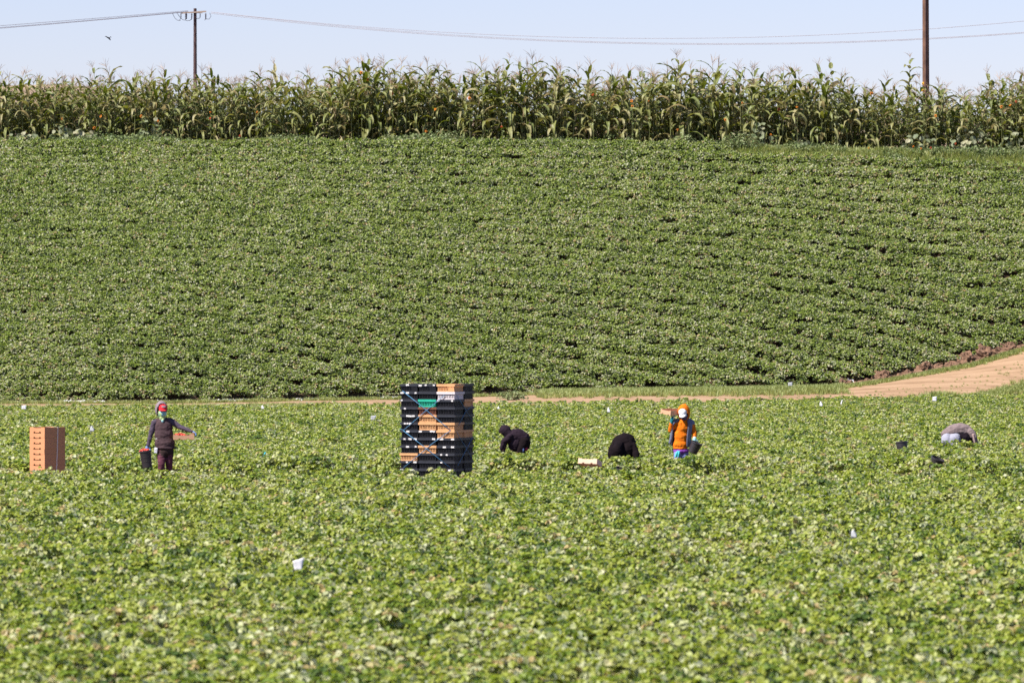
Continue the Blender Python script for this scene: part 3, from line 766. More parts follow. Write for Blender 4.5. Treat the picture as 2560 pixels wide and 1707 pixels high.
for a in [
 (155, 298, 252.7, O, .15, "dull orange flower above cool squash leaves near the left edge"),
 (236, 320, 252.4, O, .20, "large orange flower low beside the dusty squash leaves"),
 (252, 291, 252.6, O, .18, "orange flower just above the low one by the dusty squash leaves"),
 (353, 291, 252.6, O, .19, "bright orange flower over the small dark squash plant"),
 (395, 303, 252.6, O, .14, "small faded orange flower right of the small dark squash plant"),
 (526, 281, 252.7, O, .14, "small orange flower just right of below the left utility pole, upper of a pair"),
 (525, 296, 252.7, RD, .15, "rust red flower just right of below the left utility pole, lower of a pair"),
 (643, 281, 252.6, O, .15, "lone orange flower midway up the corn between left pole and crate stack"),
 (600, 340, 252.0, RD, .15, "red flower on the ground edge right of the left utility pole"),
 (980, 234, 252.9, RD, .27, "big rust orange flower high in the corn left of the crate stack"),
 (920, 200, 253.0, O, .22, "orange flower near the corn tops, lower of two left of the crate stack"),
 (903, 182, 253.0, O, .20, "orange flower at the corn tops, upper of two left of the crate stack"),
 (1173, 246, 252.8, O, .21, "orange flower high in the corn just right of above the crate stack"),
 (1088, 274, 252.7, O, .18, "orange flower midway up the corn straight above the crate stack"),
 (1065, 329, 252.1, O, .17, "pale orange flower low above the crate stack by the weed bush"),
 (1254, 317, 252.3, RD, .14, "small red flower low in the corn above the plum hooded picker"),
 (1482, 237, 252.8, RD, .17, "dark red flower high in the corn left of above the black clad picker"),
 (1579, 253, 252.8, O, .19, "orange flower above the black clad picker, upper of a close pair"),
 (1581, 266, 252.7, O, .18, "orange flower above the black clad picker, lower of a close pair"),
 (1622, 253, 252.8, O, .12, "tiny orange flower right of the close pair"),
 (1694, 325, 252.3, O, .15, "orange flower low at the corn foot over the orange hooded picker"),
 (1813, 300, 252.6, O, .17, "orange flower on a bent stalk above the wide weed bush"),
 (1856, 258, 252.8, O, .15, "orange flower in the upper corn above the wide weed bush"),
 (1947, 274, 252.7, RD, .22, "large rust red flower right of the dark hollow in the corn"),
 (1992, 268, 252.7, O, .16, "orange flower right of the large rust red one"),
 (1927, 337, 252.2, O, .15, "orange flower low beside the dusty squash plant right of centre"),
 (1797, 364, 251.6, Y, .17, "yellow flower on the slope top between two weed bushes"),
 (2179, 234, 252.9, O, .22, "orange flower near the corn tops left of the tallest corn plant"),
 (2307, 209, 253.0, Y, .19, "yellow flower in front of the right pole, upper of two"),
 (2307, 227, 253.0, Y, .19, "yellow flower in front of the right pole, lower of two"),
 (2339, 290, 252.6, O, .19, "orange flower over squash leaves just right of the right pole"),
 (2503, 267, 252.7, O, .20, "orange flower in the corn by the right edge, leftmost of three"),
 (2525, 264, 252.7, O, .16, "orange flower in the corn by the right edge, middle of three"),
 (2540, 255, 252.8, RD, .17, "dark red flower in the corn by the right edge"),
 (2172, 371, 251.6, Y, .15, "yellow flower in slope top grass left of the right pole"),
 (2283, 367, 251.6, O, .14, "orange flower in slope top grass below the right pole, left of three"),
 (2302, 372, 251.6, O, .13, "orange flower in slope top grass below the right pole, middle of three"),
 (2327, 370, 251.6, RD, .15, "red orange flower in slope top grass below the right pole, right of three"),
 (2389, 360, 251.7, RD, .14, "small red flower in slope top grass below the tall squash leaves")]: flower(*a)

# ------------------------------------------------------------------ utility poles, lines, bird
def pole_left():
    D = 500.0; c = P(488, 22, D); z0 = gz(c.x, D); t = empty("utility_pole", (c.x, D, z0)); H = c.z - z0; k = D / F
    mb = MB(); mb.tube([(0, 0, 0), (0, 0, H * .5), (0, 0, H)], [.19, .16, .135], 16); mb.build("pole", M['wood_dark'], t, False)
    w = 0.5
    arm = MB(); a0, a1 = Vector((-36 * k, -.2, H - 12 * k)), Vector((28 * k, -.2, H - 8 * k)); d = (a1 - a0)
    arm.box((0, 0, 0), (d.length, .11, .13), Matrix.Translation((a0 + a1) / 2) @ Euler((0, -math.atan2(d.z, d.x), 0)).to_matrix().to_4x4()); arm.build("crossarm", M['wood_pale'], t)
    arm2 = MB(); arm2.box((0, 0, 0), (20 * k, .1, .12), Matrix.Translation((8 * k, .2, H - 10 * k))); arm2.build("crossarm", M['wood_pale'], t)
    for u, ln, rr_ in ((-35, 14, .05), (-22, 15, .11), (-8, 14, .06), (13, 11, .05), (27, 15, .07)):
        q = MB(); zt = H - 12 * k
        q.lathe([(rr_ * .5, -ln * k), (rr_ * .9, -ln * k + .06), (rr_ * .6, -ln * k + .12), (rr_ * .9, -ln * k * .6), (rr_ * .7, -ln * k * .5), (rr_ * .9, -ln * k * .3), (rr_ * .5, 0)], 10, 0, Matrix.Translation((u * k, -.28, zt)))
        q.tube([(u * k, -.28, zt - ln * k), (u * k - 3 * k, -.3, zt - ln * k - 3 * k)], .025, 5)
        q.build("insulator", M['insulator'], t, True)
    for pts in ([(-56, -13), (-50, -25), (-44, -30), (-36, -31)], [(-45, -12), (-40, -19), (-36, -24), (-30, -29), (-22, -30)], [(-22, -31), (-14, -31), (-8, -28)], [(37, -12), (40, -20), (36, -27), (27, -27)], [(4, -26), (12, -25), (13, -22)]):
        q = MB(); q.tube([(u * k, -.3, H + v * k) for u, v in pts], .022, 5); q.build("jumper_wire", M['insulator'], t)
    tag(t, "dark utility pole with a crossarm and hanging insulators, left of centre", "utility pole", "utility poles behind the corn")
pole_left()
def pole_right():
    D = 266.0; c = P(2313, 0, D); z0 = gz(c.x, D); t = empty("utility_pole", (c.x, D, z0)); k = D / F; H = c.z - z0 + 4.0
    mb = MB(); mb.tube([(.04, 0, 0), (0.02, 0, H * .5), (0, 0, H)], [.172, .155, .142], 20); mb.build("pole", M['wood_brown'], t)
    cv = MB(); cv.tube([(.035, -.166, .3), (.012, -.155, H * .5), (0, -.146, H)], [.025, .025, .025], 8); cv.build("conduit", M['wood_dark'], t)
    tag(t, "brown utility pole without crossarm, cut by the photo top at right", "utility pole", "utility poles behind the corn")
pole_right()
def line(lab, pts, D0, D1):
    mb = MB(); n = len(pts); vs = []
    for i, (px, py) in enumerate(pts): vs.append(P(px, py, D0 + (D1 - D0) * i / (n - 1)))
    mb.tube(vs, .021, 5); o = mb.build("power_line", M['line'])
    tag(o, lab, "power line", "power lines on the left utility pole")
xr = np.linspace(528, 2700, 60)
line("power line right of the left pole, upper wire with the highest right end", [(x, 97 - 5.24e-5 * (x - 1650) ** 2) for x in xr], 500, 470)
line("power line right of the left pole, lower pair, top wire", [(x, 109.8 - 4.85e-5 * (x - 1800) ** 2) for x in xr], 499.6, 470)
line("power line right of the left pole, lower pair, bottom wire", [(x, 112.2 - 4.85e-5 * (x - 1795) ** 2) for x in xr], 500.4, 470.8)
xl = np.linspace(470, -200, 30)
line("power line left of the left pole, upper wire", [(x, 28 + (470 - x) * .068 + 6 * math.sin(math.pi * (470 - x) / 1300)) for x in xl], 500, 470)
line("power line left of the left pole, lower pair, top wire", [(x, 30 + (470 - x) * .0845 + 9 * math.sin(math.pi * (470 - x) / 1300) - 8 * (470 - x) / 470) for x in xl], 499.6, 470)
line("power line left of the left pole, lower pair, bottom wire", [(x, 31 + (470 - x) * .0845 + 9 * math.sin(math.pi * (470 - x) / 1300) - 7 * (470 - x) / 470) for x in xl], 500.4, 470.8)

def bird():
    D = 300.0; c = P(272, 96, D); t = empty("bird", c); k = D / F
    b = MB(); b.capsule((-.02, 0, .02), .035, (.05, 0, -.05), .042); b.capsule((.05, 0, -.05), .03, (.085, 0, -.10), .028); bo = blob("body", b, M['bird'], t, .012, 3)
    for s, tip in ((-1, [(-.05, -.04, .03), (-.12, -.10, .075), (-.20, -.12, .085)]), (1, [(.05, .05, .03), (.10, .12, .07), (.13, .16, .04)])):
        w = MB(); q = [Vector((0, 0, 0))] + [Vector(v) for v in tip]; ch = [.05, .055, .04, .008]; vs = []
        for p, cc in zip(q, ch): vs += [p + Vector((.35, 0, .35)) * cc, p - Vector((.35, 0, .6)) * cc]
        w.add(vs, [(0, 1, 3, 2), (2, 3, 5, 4), (4, 5, 7, 6)])
        me = bake(w.mesh("wing"), [('SOLIDIFY', dict(thickness=.012))], "wing"); link("wing", me, M['bird'], t)
    tl = MB(); tl.add([(-.03, -.02, .02), (-.03, .02, .02), (-.10, .03, .06), (-.10, -.03, .06)], [(0, 1, 2, 3)])
    link("tail", bake(tl.mesh("tail"), [('SOLIDIFY', dict(thickness=.01))], "tail"), M['bird'], t)
    tag(t, "small black bird flying in the sky left of the left utility pole", "bird")
bird()
# ------------------------------------------------------------------ marker flags
def flag(px, py, pyb, w, h, mat, lab, shape=0, D=None, lean=0.0):
    D = D or 45056.0 / (pyb - HY); k = D / F; c = P(px, py, D); z0 = gz(c.x, D)
    t = empty("marker_flag", (c.x, D, z0)); h_ = c.z - z0
    st = MB(); sx = -w * k * .45
    st.tube([(sx - lean * .3, 0.01, -.05), (sx, .01, h_ + h * k * .5)], .0025, 5); st.build("stake", M['wire'], t)
    if shape == 0: out = [(-.5, -.42), (.42, -.5), (.5, .5), (-.5, .36)]
    elif shape == 1: out = [(-.3, -.5), (.45, -.5), (.5, -.1), (.05, .5), (-.25, .2)]
    elif shape == 2: out = [(-.5, -.3), (-.1, -.5), (.5, .3), (.2, .5)]
    else: out = [(-.32, -.5), (.3, -.5), (.5, .5), (-.5, .22)]
    n = 7; vs = []; fs = []
    q = [Vector((a * w * k, 0, b * h * k + h_)) for a, b in out]
    if len(q) == 5: q = [q[0], q[1], q[2], q[3]] if False else q
    if len(q) == 5:
        a, b, cc, d, e = q; left = [a, e, d]; right = [b, cc, d]
        L = [a.lerp(e, i / 3) for i in range(3)] + [e.lerp(d, i / 3) for i in range(4)]
        Rr = [b.lerp(cc, i / 3) for i in range(3)] + [cc.lerp(d, i / 3) for i in range(4)]
    else:
        a, b, cc, d = q; L = [a.lerp(d, i / 6) for i in range(7)]; Rr = [b.lerp(cc, i / 6) for i in range(7)]
    for i in range(7):
        for j in range(n):
            s = j / (n - 1); p = L[i].lerp(Rr[i], s)
            p.y = .018 * math.sin(s * 5 + i * .5) * (w * k / .1) * .6 - .01
            vs.append(p)
    for i in range(6):
        for j in range(n - 1):
            b = i * n + j; fs.append((b, b + 1, b + n + 1, b + n))
    mb = MB(); mb.add(vs, fs)
    me = bake(mb.mesh("flag_sheet"), [('SOLIDIFY', dict(thickness=.0015))], "flag_sheet"); link("flag_sheet", me, M[mat], t, True)
    return tag(t, lab, "marker flag", "small marker flags in the strawberry rows")
flag(60, 1018, 1023, 12, 11, 'flag_white', "white flag at the far field edge, leftmost of all the flags")
flag(229, 1071, 1078, 14, 15, 'flag_grey', "greyish flag between the cardboard box stack and the red capped picker", 1)
flag(656, 1017, 1022, 9, 10, 'flag_white', "small white flag at the far field edge left of the crate stack", 1)
flag(934, 1044, 1050, 14, 12, 'flag_grey', "dull grey flag a short way left of the crate stack")
flag(1246, 1020, 1026, 8, 11, 'flag_white', "small white flag above the plum hooded picker at the far field edge", 1)
flag(1521, 1024, 1031, 9, 14, 'flag_white', "white flag left of the orange hooded picker's cardboard tray", 1)
flag(2052, 1009, 1016, 10, 14, 'flag_white', "pointed white flag at the field edge, left of a close pair", 1)
flag(2104, 1005, 1011, 6, 13, 'flag_white', "slender tilted white flag at the field edge, right of a close pair", 2)
flag(2337, 997, 1004, 11, 13, 'flag_white', "square white flag under the dirt road at right")
flag(746, 1409, 1425, 29, 32, 'flag_white', "big bright white flag in the near foreground", 3)
flag(2133, 1333, 1346, 19, 22, 'flag_grey', "pale grey pointed flag in the right foreground", 1)
flag(340, 730, 736, 10, 10, 'flag_white', "tiny white flag alone on the hillside at left", 1, 228.5)
flag(1976, 960, 966, 11, 10, 'flag_grey', "grey white flag at the foot of the slope by the road", 0, 222.0)
flag(661, 1135, 1141, 9, 12, 'flag_blue', "tilted cyan flag right of the red capped picker", 2)

# ------------------------------------------------------------------ stack of plastic crates on a pallet
CW, CDp, CH = .402, .505, .1545
def wall_ribs(mb, p0, p1, nrm, z0, z1, n, t, rnd):
    """upright ribs with open slots between them"""
    d = p1 - p0; L = d.length; u = d / L
    rot = Matrix((( u.x, nrm.x, 0), (u.y, nrm.y, 0), (0, 0, 1))).to_4x4()
    for k in range(n + 1):
        w = .009 if k % 2 else .016
        c = p0 + u * (L * k / n)
        m = Matrix.Translation(Vector((c.x, c.y, (z0 + z1) / 2))) @ rot
        mb.box((0, 0, 0), (w, t, z1 - z0), m)
def crate_meshes(mat, seed):
    q = random.Random(seed); b, r = MB(), MB()
    w2, d2 = CW / 2 - .002, CDp / 2 - .002; h = CH - .002
    tw = .019                                             # the lower walls stand in from the rim
    lo, d_ = w2 - tw, d2 - tw
    b.box((0, 0, .006), (lo * 2, d_ * 2, .012))
    for sy in (-1, 1):
        wall_ribs(b, Vector((-lo + .012, sy * (d_ - .004), 0)), Vector((lo - .012, sy * (d_ - .004), 0)), Vector((0, 1, 0)), .012, h - .046, 12, .008, q)
        b.box((0, sy * (d_ - .004), .018), (lo * 2, .009, .012))
    b.box((0, d_ - .014, h / 2 - .018), (lo * 2 - .02, .008, h - .05))
    for sx in (-1, 1):
        b.box((sx * (lo - .004), 0, h / 2 - .02), (.007, d_ * 2 - .02, h - .052))
        for k in range(7): b.box((sx * (lo + .001), -d_ + .03 + k * (2 * d_ - .06) / 6, h / 2 - .02), (.008, .012, h - .056))
    zt = h - .023
    for sy in (-1, 1): r.box((0, sy * (d2 - .006), zt), (w2 * 2, .012, .046))
    for sx in (-1, 1): r.box((sx * (w2 - .006), 0, zt), (.012, d2 * 2 - .024, .046))
    for sy in (-1, 1): r.box((0, sy * (d2 - .012), h - .004), (w2 * 2 - .03, .010, .008))
    a, c = b.mesh("body"), r.mesh("rim"); a.materials.append(M[mat]); c.materials.append(M['rim_black' if mat == 'crate_black' else mat])
    return a, c
CM = {m: crate_meshes('crate_' + m, 0) for m in ('black', 'tan', 'white', 'teal', 'brown')}
lb = MB(); lb.box((0, 0, 0), (.066, .003, .032)); LBL = [lb.mesh("label")]
lb = MB(); lb.box((0, 0, 0), (.042, .003, .028)); LBL.append(lb.mesh("label"))
for me in LBL: me.materials.append(M['label'])
TH = R(-22.3)
cor = P(1137, 1000, 112.95)                       # near right corner of the stack
ax = Vector((math.cos(TH), math.sin(TH), 0)); ay = Vector((-math.sin(TH), math.cos(TH), 0))
Z_PAL = gz(cor.x, 113.2) + .005
def stack_pt(i, j): return cor - ax * (CW * (2.5 - i)) + ay * (CDp * (j + .5))   # column i from the left, row j from the front
def pallet():
    c = (stack_pt(0, 0) + stack_pt(2, 1)) / 2; t = empty("wooden_pallet", (c.x, c.y, Z_PAL), TH)
    a = MB(); [a.box((0, -.44 + k * .147, .128), (1.2, .09, .018)) for k in range(7)]; a.build("deck_board", M['pallet_wood'], t)
    b = MB(); [b.box((sx, 0, .069), (.07, 1.0, .1)) for sx in (-.55, 0, .55)]; b.build("stringer", M['pallet_wood'], t)
    d = MB(); [d.box((0, yy, .009), (1.2, .09, .017)) for yy in (-.44, 0, .44)]; d.build("bottom_board", M['pallet_wood'], t)
    tag(t, "wooden pallet under the tall crate stack, almost hidden by leaves", "pallet")
pallet()
ROWS = ["KKTK", "KKWK", "KGKT", "KBKK", "KTKK", "KTTK", "KKTT", "KKKK", "KTKK", "TKKK", "KKKK", "KKKK"]   # front left, middle, right, back right; top tier first
CN = {'K': 'black', 'T': 'tan', 'W': 'white', 'G': 'teal', 'B': 'brown'}
ORD = ["top", "second", "third", "fourth", "fifth", "sixth", "seventh", "eighth", "ninth", "tenth", "eleventh", "lowest"]
POS = ["left column", "middle column", "right column of the front", "rear column of the shaded side"]
LABS = {0: [(.72, 0), (.42, 1)], 1: []}
rl = random.Random(77)
N_T = len(ROWS)
for ti, row in enumerate(ROWS):
    for ci, ch in enumerate(row):
        i, j = (ci, 0) if ci < 3 else (2, 1)
        c = stack_pt(i, j); jit = (rl.gauss(0, .005), rl.gauss(0, .005))
        t = empty("crate", (c.x + jit[0], c.y + jit[1], Z_PAL + .138 + (N_T - 1 - ti) * CH), TH + rl.gauss(0, .011))
        for me, nm in zip(CM[CN[ch]], ("body", "rim")):
            o = bpy.data.objects.new(nm, me); COL.objects.link(o); o.parent = t
        if ch == 'K' and j == 0:
            nl = rl.choice([1, 2, 2, 3]) if ci == 0 else rl.choice([0, 1, 1, 2, 3])
            if (ti, ci) in ((10, 1), (1, 0)): nl = {10: 0, 1: 3}[ti]
            for u in rl.sample([.12, .28, .42, .58, .72, .86], nl):
                o = bpy.data.objects.new("label", LBL[rl.random() < .4]); COL.objects.link(o); o.parent = t
                o.location = ((u - .5) * CW, -CDp / 2 - .0005, CH - .026 + rl.gauss(0, .003)); o.rotation_euler = (0, rl.gauss(0, .05), 0)
        nmC = {'K': 'black', 'T': 'tan', 'W': 'white', 'G': 'teal', 'B': 'dark brown'}[ch]
        if ch == 'W': lab = "only white crate, under the tan one at the top of the stack"
        elif ch == 'G': lab = "only teal green crate in the stack, crossed by blue cord"
        elif ch == 'B': lab = "only dark brown crate, directly under the teal one"
        elif ti == 0: lab = "%s crate on the top tier of the stack, %s" % (nmC, POS[ci])
        elif ti == N_T - 1: lab = "%s crate on the lowest tier behind the leaves, %s" % (nmC, POS[ci])
        else: lab = "%s crate, %s tier from the top of the stack, %s" % (nmC, ORD[ti], POS[ci])
        tag(t, lab, "crate", "plastic crates stacked on the pallet")
def cords():
    """blue cord zigzagging over the front and the shaded side"""
    def fr(u, v):   # u,v in enlarged photo pixels on the front face
        s = (1048 - u) / (1048 - 165) * CW * 3; z = CAM_Z + (HY - (940 + v / 6.271)) / F * 113.0
        return cor - ax * s - ay * .008 + Vector((0, 0, z - cor.z))
    def sd(u, v):
        s = (u - 1048) / (1360 - 1048) * CDp * 2; z = CAM_Z + (HY - (940 + v / 6.271)) / F * 113.0
        return cor + ay * s + ax * .008 + Vector((0, 0, z - cor.z))
    mb = MB()
    for pts in ([(215, 235), (540, 490), (840, 735), (985, 850)], [(890, 300), (560, 570), (230, 855), (170, 830)],
                [(225, 860), (500, 1065), (600, 1140), (970, 1430)], [(985, 850), (690, 1060), (540, 1190), (230, 1440)]):
        mb.tube([fr(*p) for p in pts], .0062, 6)
    for pts in ([(1075, 300), (1220, 545), (1330, 720)], [(1330, 480), (1225, 545), (1090, 800)], [(1075, 880), (1220, 1130), (1330, 1330)], [(1330, 960), (1215, 1180), (1090, 1400)]):
        mb.tube([sd(*p) for p in pts], .0045, 6)
    tag(mb.build("lashing_cord", M['cord'], None, True), "blue cord lashed in crosses over the crate stack", "cord")
cords()

# ------------------------------------------------------------------ cardboard trays
TA, TB, THH = .45, .55, .1085
def tray_mesh(a=TA, b=TB, h=THH, slot=True):
    bm = bmesh.new(); th = .006
    def poly(pts, nrm, off):
        vs = [bm.verts.new(p) for p in pts]; f = bm.faces.new(vs)
        g = bmesh.ops.extrude_face_region(bm, geom=[f]); vv = [e for e in g['geom'] if isinstance(e, bmesh.types.BMVert)]
        bmesh.ops.translate(bm, verts=vv, vec=Vector(nrm) * th)
    a2, b2 = a / 2, b / 2; H = h - .001
    out = [(-a2, 0), (-.110, 0), (-.102, .022), (-.070, .022), (-.060, 0), (.060, 0), (.070, .022), (.102, .022), (.110, 0), (a2, 0),
           (a2, H), (.116, H), (.110, H - .014), (-.110, H - .014), (-.116, H), (-a2, H)]
    for s in (-1, 1): poly([(x, s * b2, z) for x, z in out], (0, -s, 0), th)
    for s in (-1, 1): poly([(s * a2, -b2 + th + .0005, 0), (s * a2, b2 - th - .0005, 0), (s * a2, b2 - th - .0005, H), (s * a2, -b2 + th + .0005, H)], (-s, 0, 0), th)
    poly([(-a2 + th + .001, -b2 + th + .001, .018), (a2 - th - .001, -b2 + th + .001, .018), (a2 - th - .001, b2 - th - .001, .018), (-a2 + th + .001, b2 - th - .001, .018)], (0, 0, 1), th)
    bmesh.ops.recalc_face_normals(bm, faces=bm.faces)
    me = bpy.data.meshes.new("cardboard_tray"); bm.to_mesh(me); bm.free(); return me
tm = tray_mesh(); tm.materials.append(M['card'])
tcor = P(111.5, 1100, 112.85); TT = R(-43.8)
tx = Vector((math.cos(TT), math.sin(TT), 0)); ty = Vector((-math.sin(TT), math.cos(TT), 0))
tc = tcor - tx * TA / 2 + ty * TB / 2
TZ = gz(tc.x, 113.2) + .005; NTR = 11; TOPZ = CAM_Z - (1068 - HY) / F * 112.85
rt = random.Random(9)
for k in range(NTR):
    o = bpy.data.objects.new("cardboard_tray", tm); COL.objects.link(o)
    o.location = (tc.x + rt.gauss(0, .0015), tc.y + rt.gauss(0, .0015), TOPZ - THH * (NTR - k)); o.rotation_euler = (0, 0, TT + rt.gauss(0, .004))
    n_ = NTR - k
    lab = ("topmost empty cardboard tray of the stack at the left edge" if n_ == 1 else
           "lowest cardboard tray of the stack, hidden among leaves" if n_ == NTR else
           "cardboard tray, %s from the top of the stack at the left edge" % ORD[n_ - 1])
    tag(o, lab, "cardboard tray", "cardboard trays stacked at the left edge")
sp = MB()
def side_pt(s, z): return tcor + ty * (TB * s) + tx * .004 + Vector((0, 0, z - tcor.z))
wz = .012
p = [side_pt(.635, TOPZ + .002), side_pt(.60, TOPZ - .55), side_pt(.52, TOPZ - THH * NTR + .02)]
vs = []
for q in p: vs += [q - ty * wz, q + ty * wz]
pt_ = [tc - tx * .1 + ty * .06 + Vector((0, 0, TOPZ + .004 - tc.z))]
vs = [pt_[0] - ty * wz, pt_[0] + ty * wz] + vs
sp.add(vs, [(0, 1, 3, 2), (2, 3, 5, 4), (4, 5, 7, 6)])
me = bake(sp.mesh("strap"), [('SOLIDIFY', dict(thickness=.003))], "strap")
tag(link("strap", me, M['strap']), "white strap running down the shaded side of the cardboard tray stack", "strap")

# ------------------------------------------------------------------ buckets
def bucket(loc, tilt, lab, rt_=.125, rb=.098, h=.34, handle=True, rz=0.0):
    t = empty("bucket", loc); t.rotation_euler = (tilt[0], tilt[1], rz)
    b = MB(); b.lathe([(rb * .96, 0), (rb, .01), (rt_ * .985, h - .03), (rt_ * .985, h), (rt_ * .93, h), (rb * .92, .02)], 28); b.build("body", M['bucket'], t, False)
    r = MB(); r.lathe([(rt_, h - .032), (rt_ + .010, h - .028), (rt_ + .010, h - .002), (rt_, h + .003), (rt_ * .97, h + .003), (rt_ * .985, h - .032)], 28); r.build("rim", M['bucket'], t)
    for k in (.35, .6):
        rr_ = rb + (rt_ - rb) * k; g_ = MB(); g_.lathe([(rr_, h * k), (rr_ + .004, h * k + .003), (rr_ + .004, h * k + .008), (rr_, h * k + .011)], 28); g_.build("ring", M['bucket'], t)
    if handle:
        hd = MB(); hd.tube([(rt_ * 1.04 * math.cos(a), .02, h - .02 + .11 * math.sin(a)) for a in np.linspace(0, math.pi, 13)], .004, 6); hd.build("bail_handle", M['wire'], t)
    return tag(t, lab, "bucket", "black picking buckets")
def berries(loc, r, n, lab, seed, h=.05, tilt=(0, 0)):
    q = random.Random(seed); mb = MB()
    for k in range(n):
        a = q.uniform(0, 6.28); rr_ = r * math.sqrt(q.random()); z = h * (1 - (rr_ / r) ** 2) * q.uniform(.4, 1.1)
        mb.ellipsoid((rr_ * math.cos(a), rr_ * math.sin(a), z), (.016, .016, .020), Euler((q.gauss(0, .8), q.gauss(0, .8), 0)).to_matrix(), 8, 6)
    o = mb.build("strawberries", M['strawberry'], None, True); o.location = loc; o.rotation_euler = (tilt[0], tilt[1], 0)
    return tag(o, lab, "strawberries", None, 'stuff')

# ------------------------------------------------------------------ people
class View:
    """turns enlarged-photo coordinates into points at a person's real distance; dy is depth from the body plane"""
    def __init__(s, ox, oy, sc, D): s.ox, s.oy, s.sc, s.D = ox, oy, sc, D
    def __call__(s, u, v, dy=0.0): return P(s.ox + u / s.sc, s.oy + v / s.sc, s.D) + Vector((0, dy, 0))
    def m(s, d): return d / s.sc / F * s.D

def shell(name, c, r, rot, keep, mat, parent, th=.012, nu=30, nv=22, crease=0):
    """part of an ellipsoid skin with thickness: hoods, caps, masks"""
    mb = MB(); mb.ellipsoid((0, 0, 0), r, None, nu, nv)
    fs = []
    for f in mb.f:
        q = sum((Vector(mb.v[i]) for i in f), Vector()) / len(f)
        if keep(q.x / r[0], q.y / r[1], q.z / r[2]): fs.append(f)
    me = bpy.data.meshes.new(name); me.from_pydata(mb.v, [], fs)
    bm = bmesh.new(); bm.from_mesh(me); bmesh.ops.delete(bm, geom=[v for v in bm.verts if not v.link_faces], context='VERTS'); bm.to_mesh(me); bm.free()
    me = bake(me, [('SOLIDIFY', dict(thickness=th, offset=1.0)), ('SUBSURF', dict(levels=1))], name)
    for v in me.vertices: v.co = Vector(c) + rot @ v.co
    return link(name, me, M[mat], parent, True)

def head(mb, c, rot, s=1.0):
    """head with brow, nose, chin and ears, facing local -y"""
    c = Vector(c)
    mb.ellipsoid(c, (.074 * s, .092 * s, .105 * s), rot); mb.ellipsoid(c + rot @ Vector((0, -.02, -.055)) * s, (.056 * s, .066 * s, .062 * s), rot)
    mb.ellipsoid(c + rot @ Vector((0, -.098, -.015)) * s, (.014 * s, .020 * s, .026 * s), rot); mb.ellipsoid(c + rot @ Vector((0, -.08, .03)) * s, (.055 * s, .02 * s, .014 * s), rot)
    for sx in (-1, 1): mb.ellipsoid(c + rot @ Vector((sx * .074, .01, -.005)) * s, (.012 * s, .022 * s, .03 * s), rot)
def eyes(c, rot, parent, s=1.0):
    for sx in (-1, 1):
        e = MB(); e.ellipsoid(Vector(c) + rot @ Vector((sx * .031, -.088, .006)) * s, (.012 * s, .008 * s, .007 * s), rot, 10, 6); e.build("eye", M['apron_dark_fabric'], parent, True)

def hand_shapes(mb, wrist, d, palm_n, side=1, curl=.5, s=1.0):
    """palm, four bent fingers of unequal length and a thumb from the side of the palm"""
    d = d.normalized(); n = (palm_n - d * palm_n.dot(d)).normalized(); w = d.cross(n) * side
    wrist = Vector(wrist)
    rot = Matrix((w, d, n)).transposed()
    mb.ellipsoid(wrist + d * .045 * s, (.040 * s, .055 * s, .017 * s), rot, 12, 8)
    mb.capsule(wrist - d * .03 * s, .027 * s, wrist + d * .02 * s, .026 * s, 10)
    for k, (off, L) in enumerate(((-.030, .066), (-.010, .076), (.010, .072), (.028, .056))):
        b = wrist + d * .088 * s + w * off * s; a1, a2 = curl * .9, curl * 2.1
        d1 = d * math.cos(a1) + n * math.sin(a1); d2 = d * math.cos(a2) + n * math.sin(a2)
        m = b + d1 * L * .5 * s; e = m + d2 * L * .5 * s
        mb.capsule(b - d * .02 * s, .0105 * s, m, .0095 * s, 8); mb.capsule(m, .0095 * s, e, .008 * s, 8)
    b = wrist + d * .025 * s - w * .036 * s; m = b + (d * .6 - w * .7 + n * .35).normalized() * .034 * s; e = m + (d * .8 - w * .15 + n * .5).normalized() * .030 * s
    mb.capsule(b, .012 * s, m, .011 * s, 8); mb.capsule(m, .011 * s, e, .009 * s, 8)

def limb(mb, pts, rads):
    for i in range(len(pts) - 1): mb.capsule(pts[i], rads[i], pts[i + 1], rads[i + 1])

def person_body(mb_fn, lab):
    mb = MB(); mb_fn(mb)
    o = blob("person", mb, M['skin'], None, .012, 3)
    return tag(o, lab, "person", "farm workers picking strawberries")
def torso_rot(yaw=0, pitch=0, roll=0): return Euler((pitch, roll, yaw), 'XYZ').to_matrix()

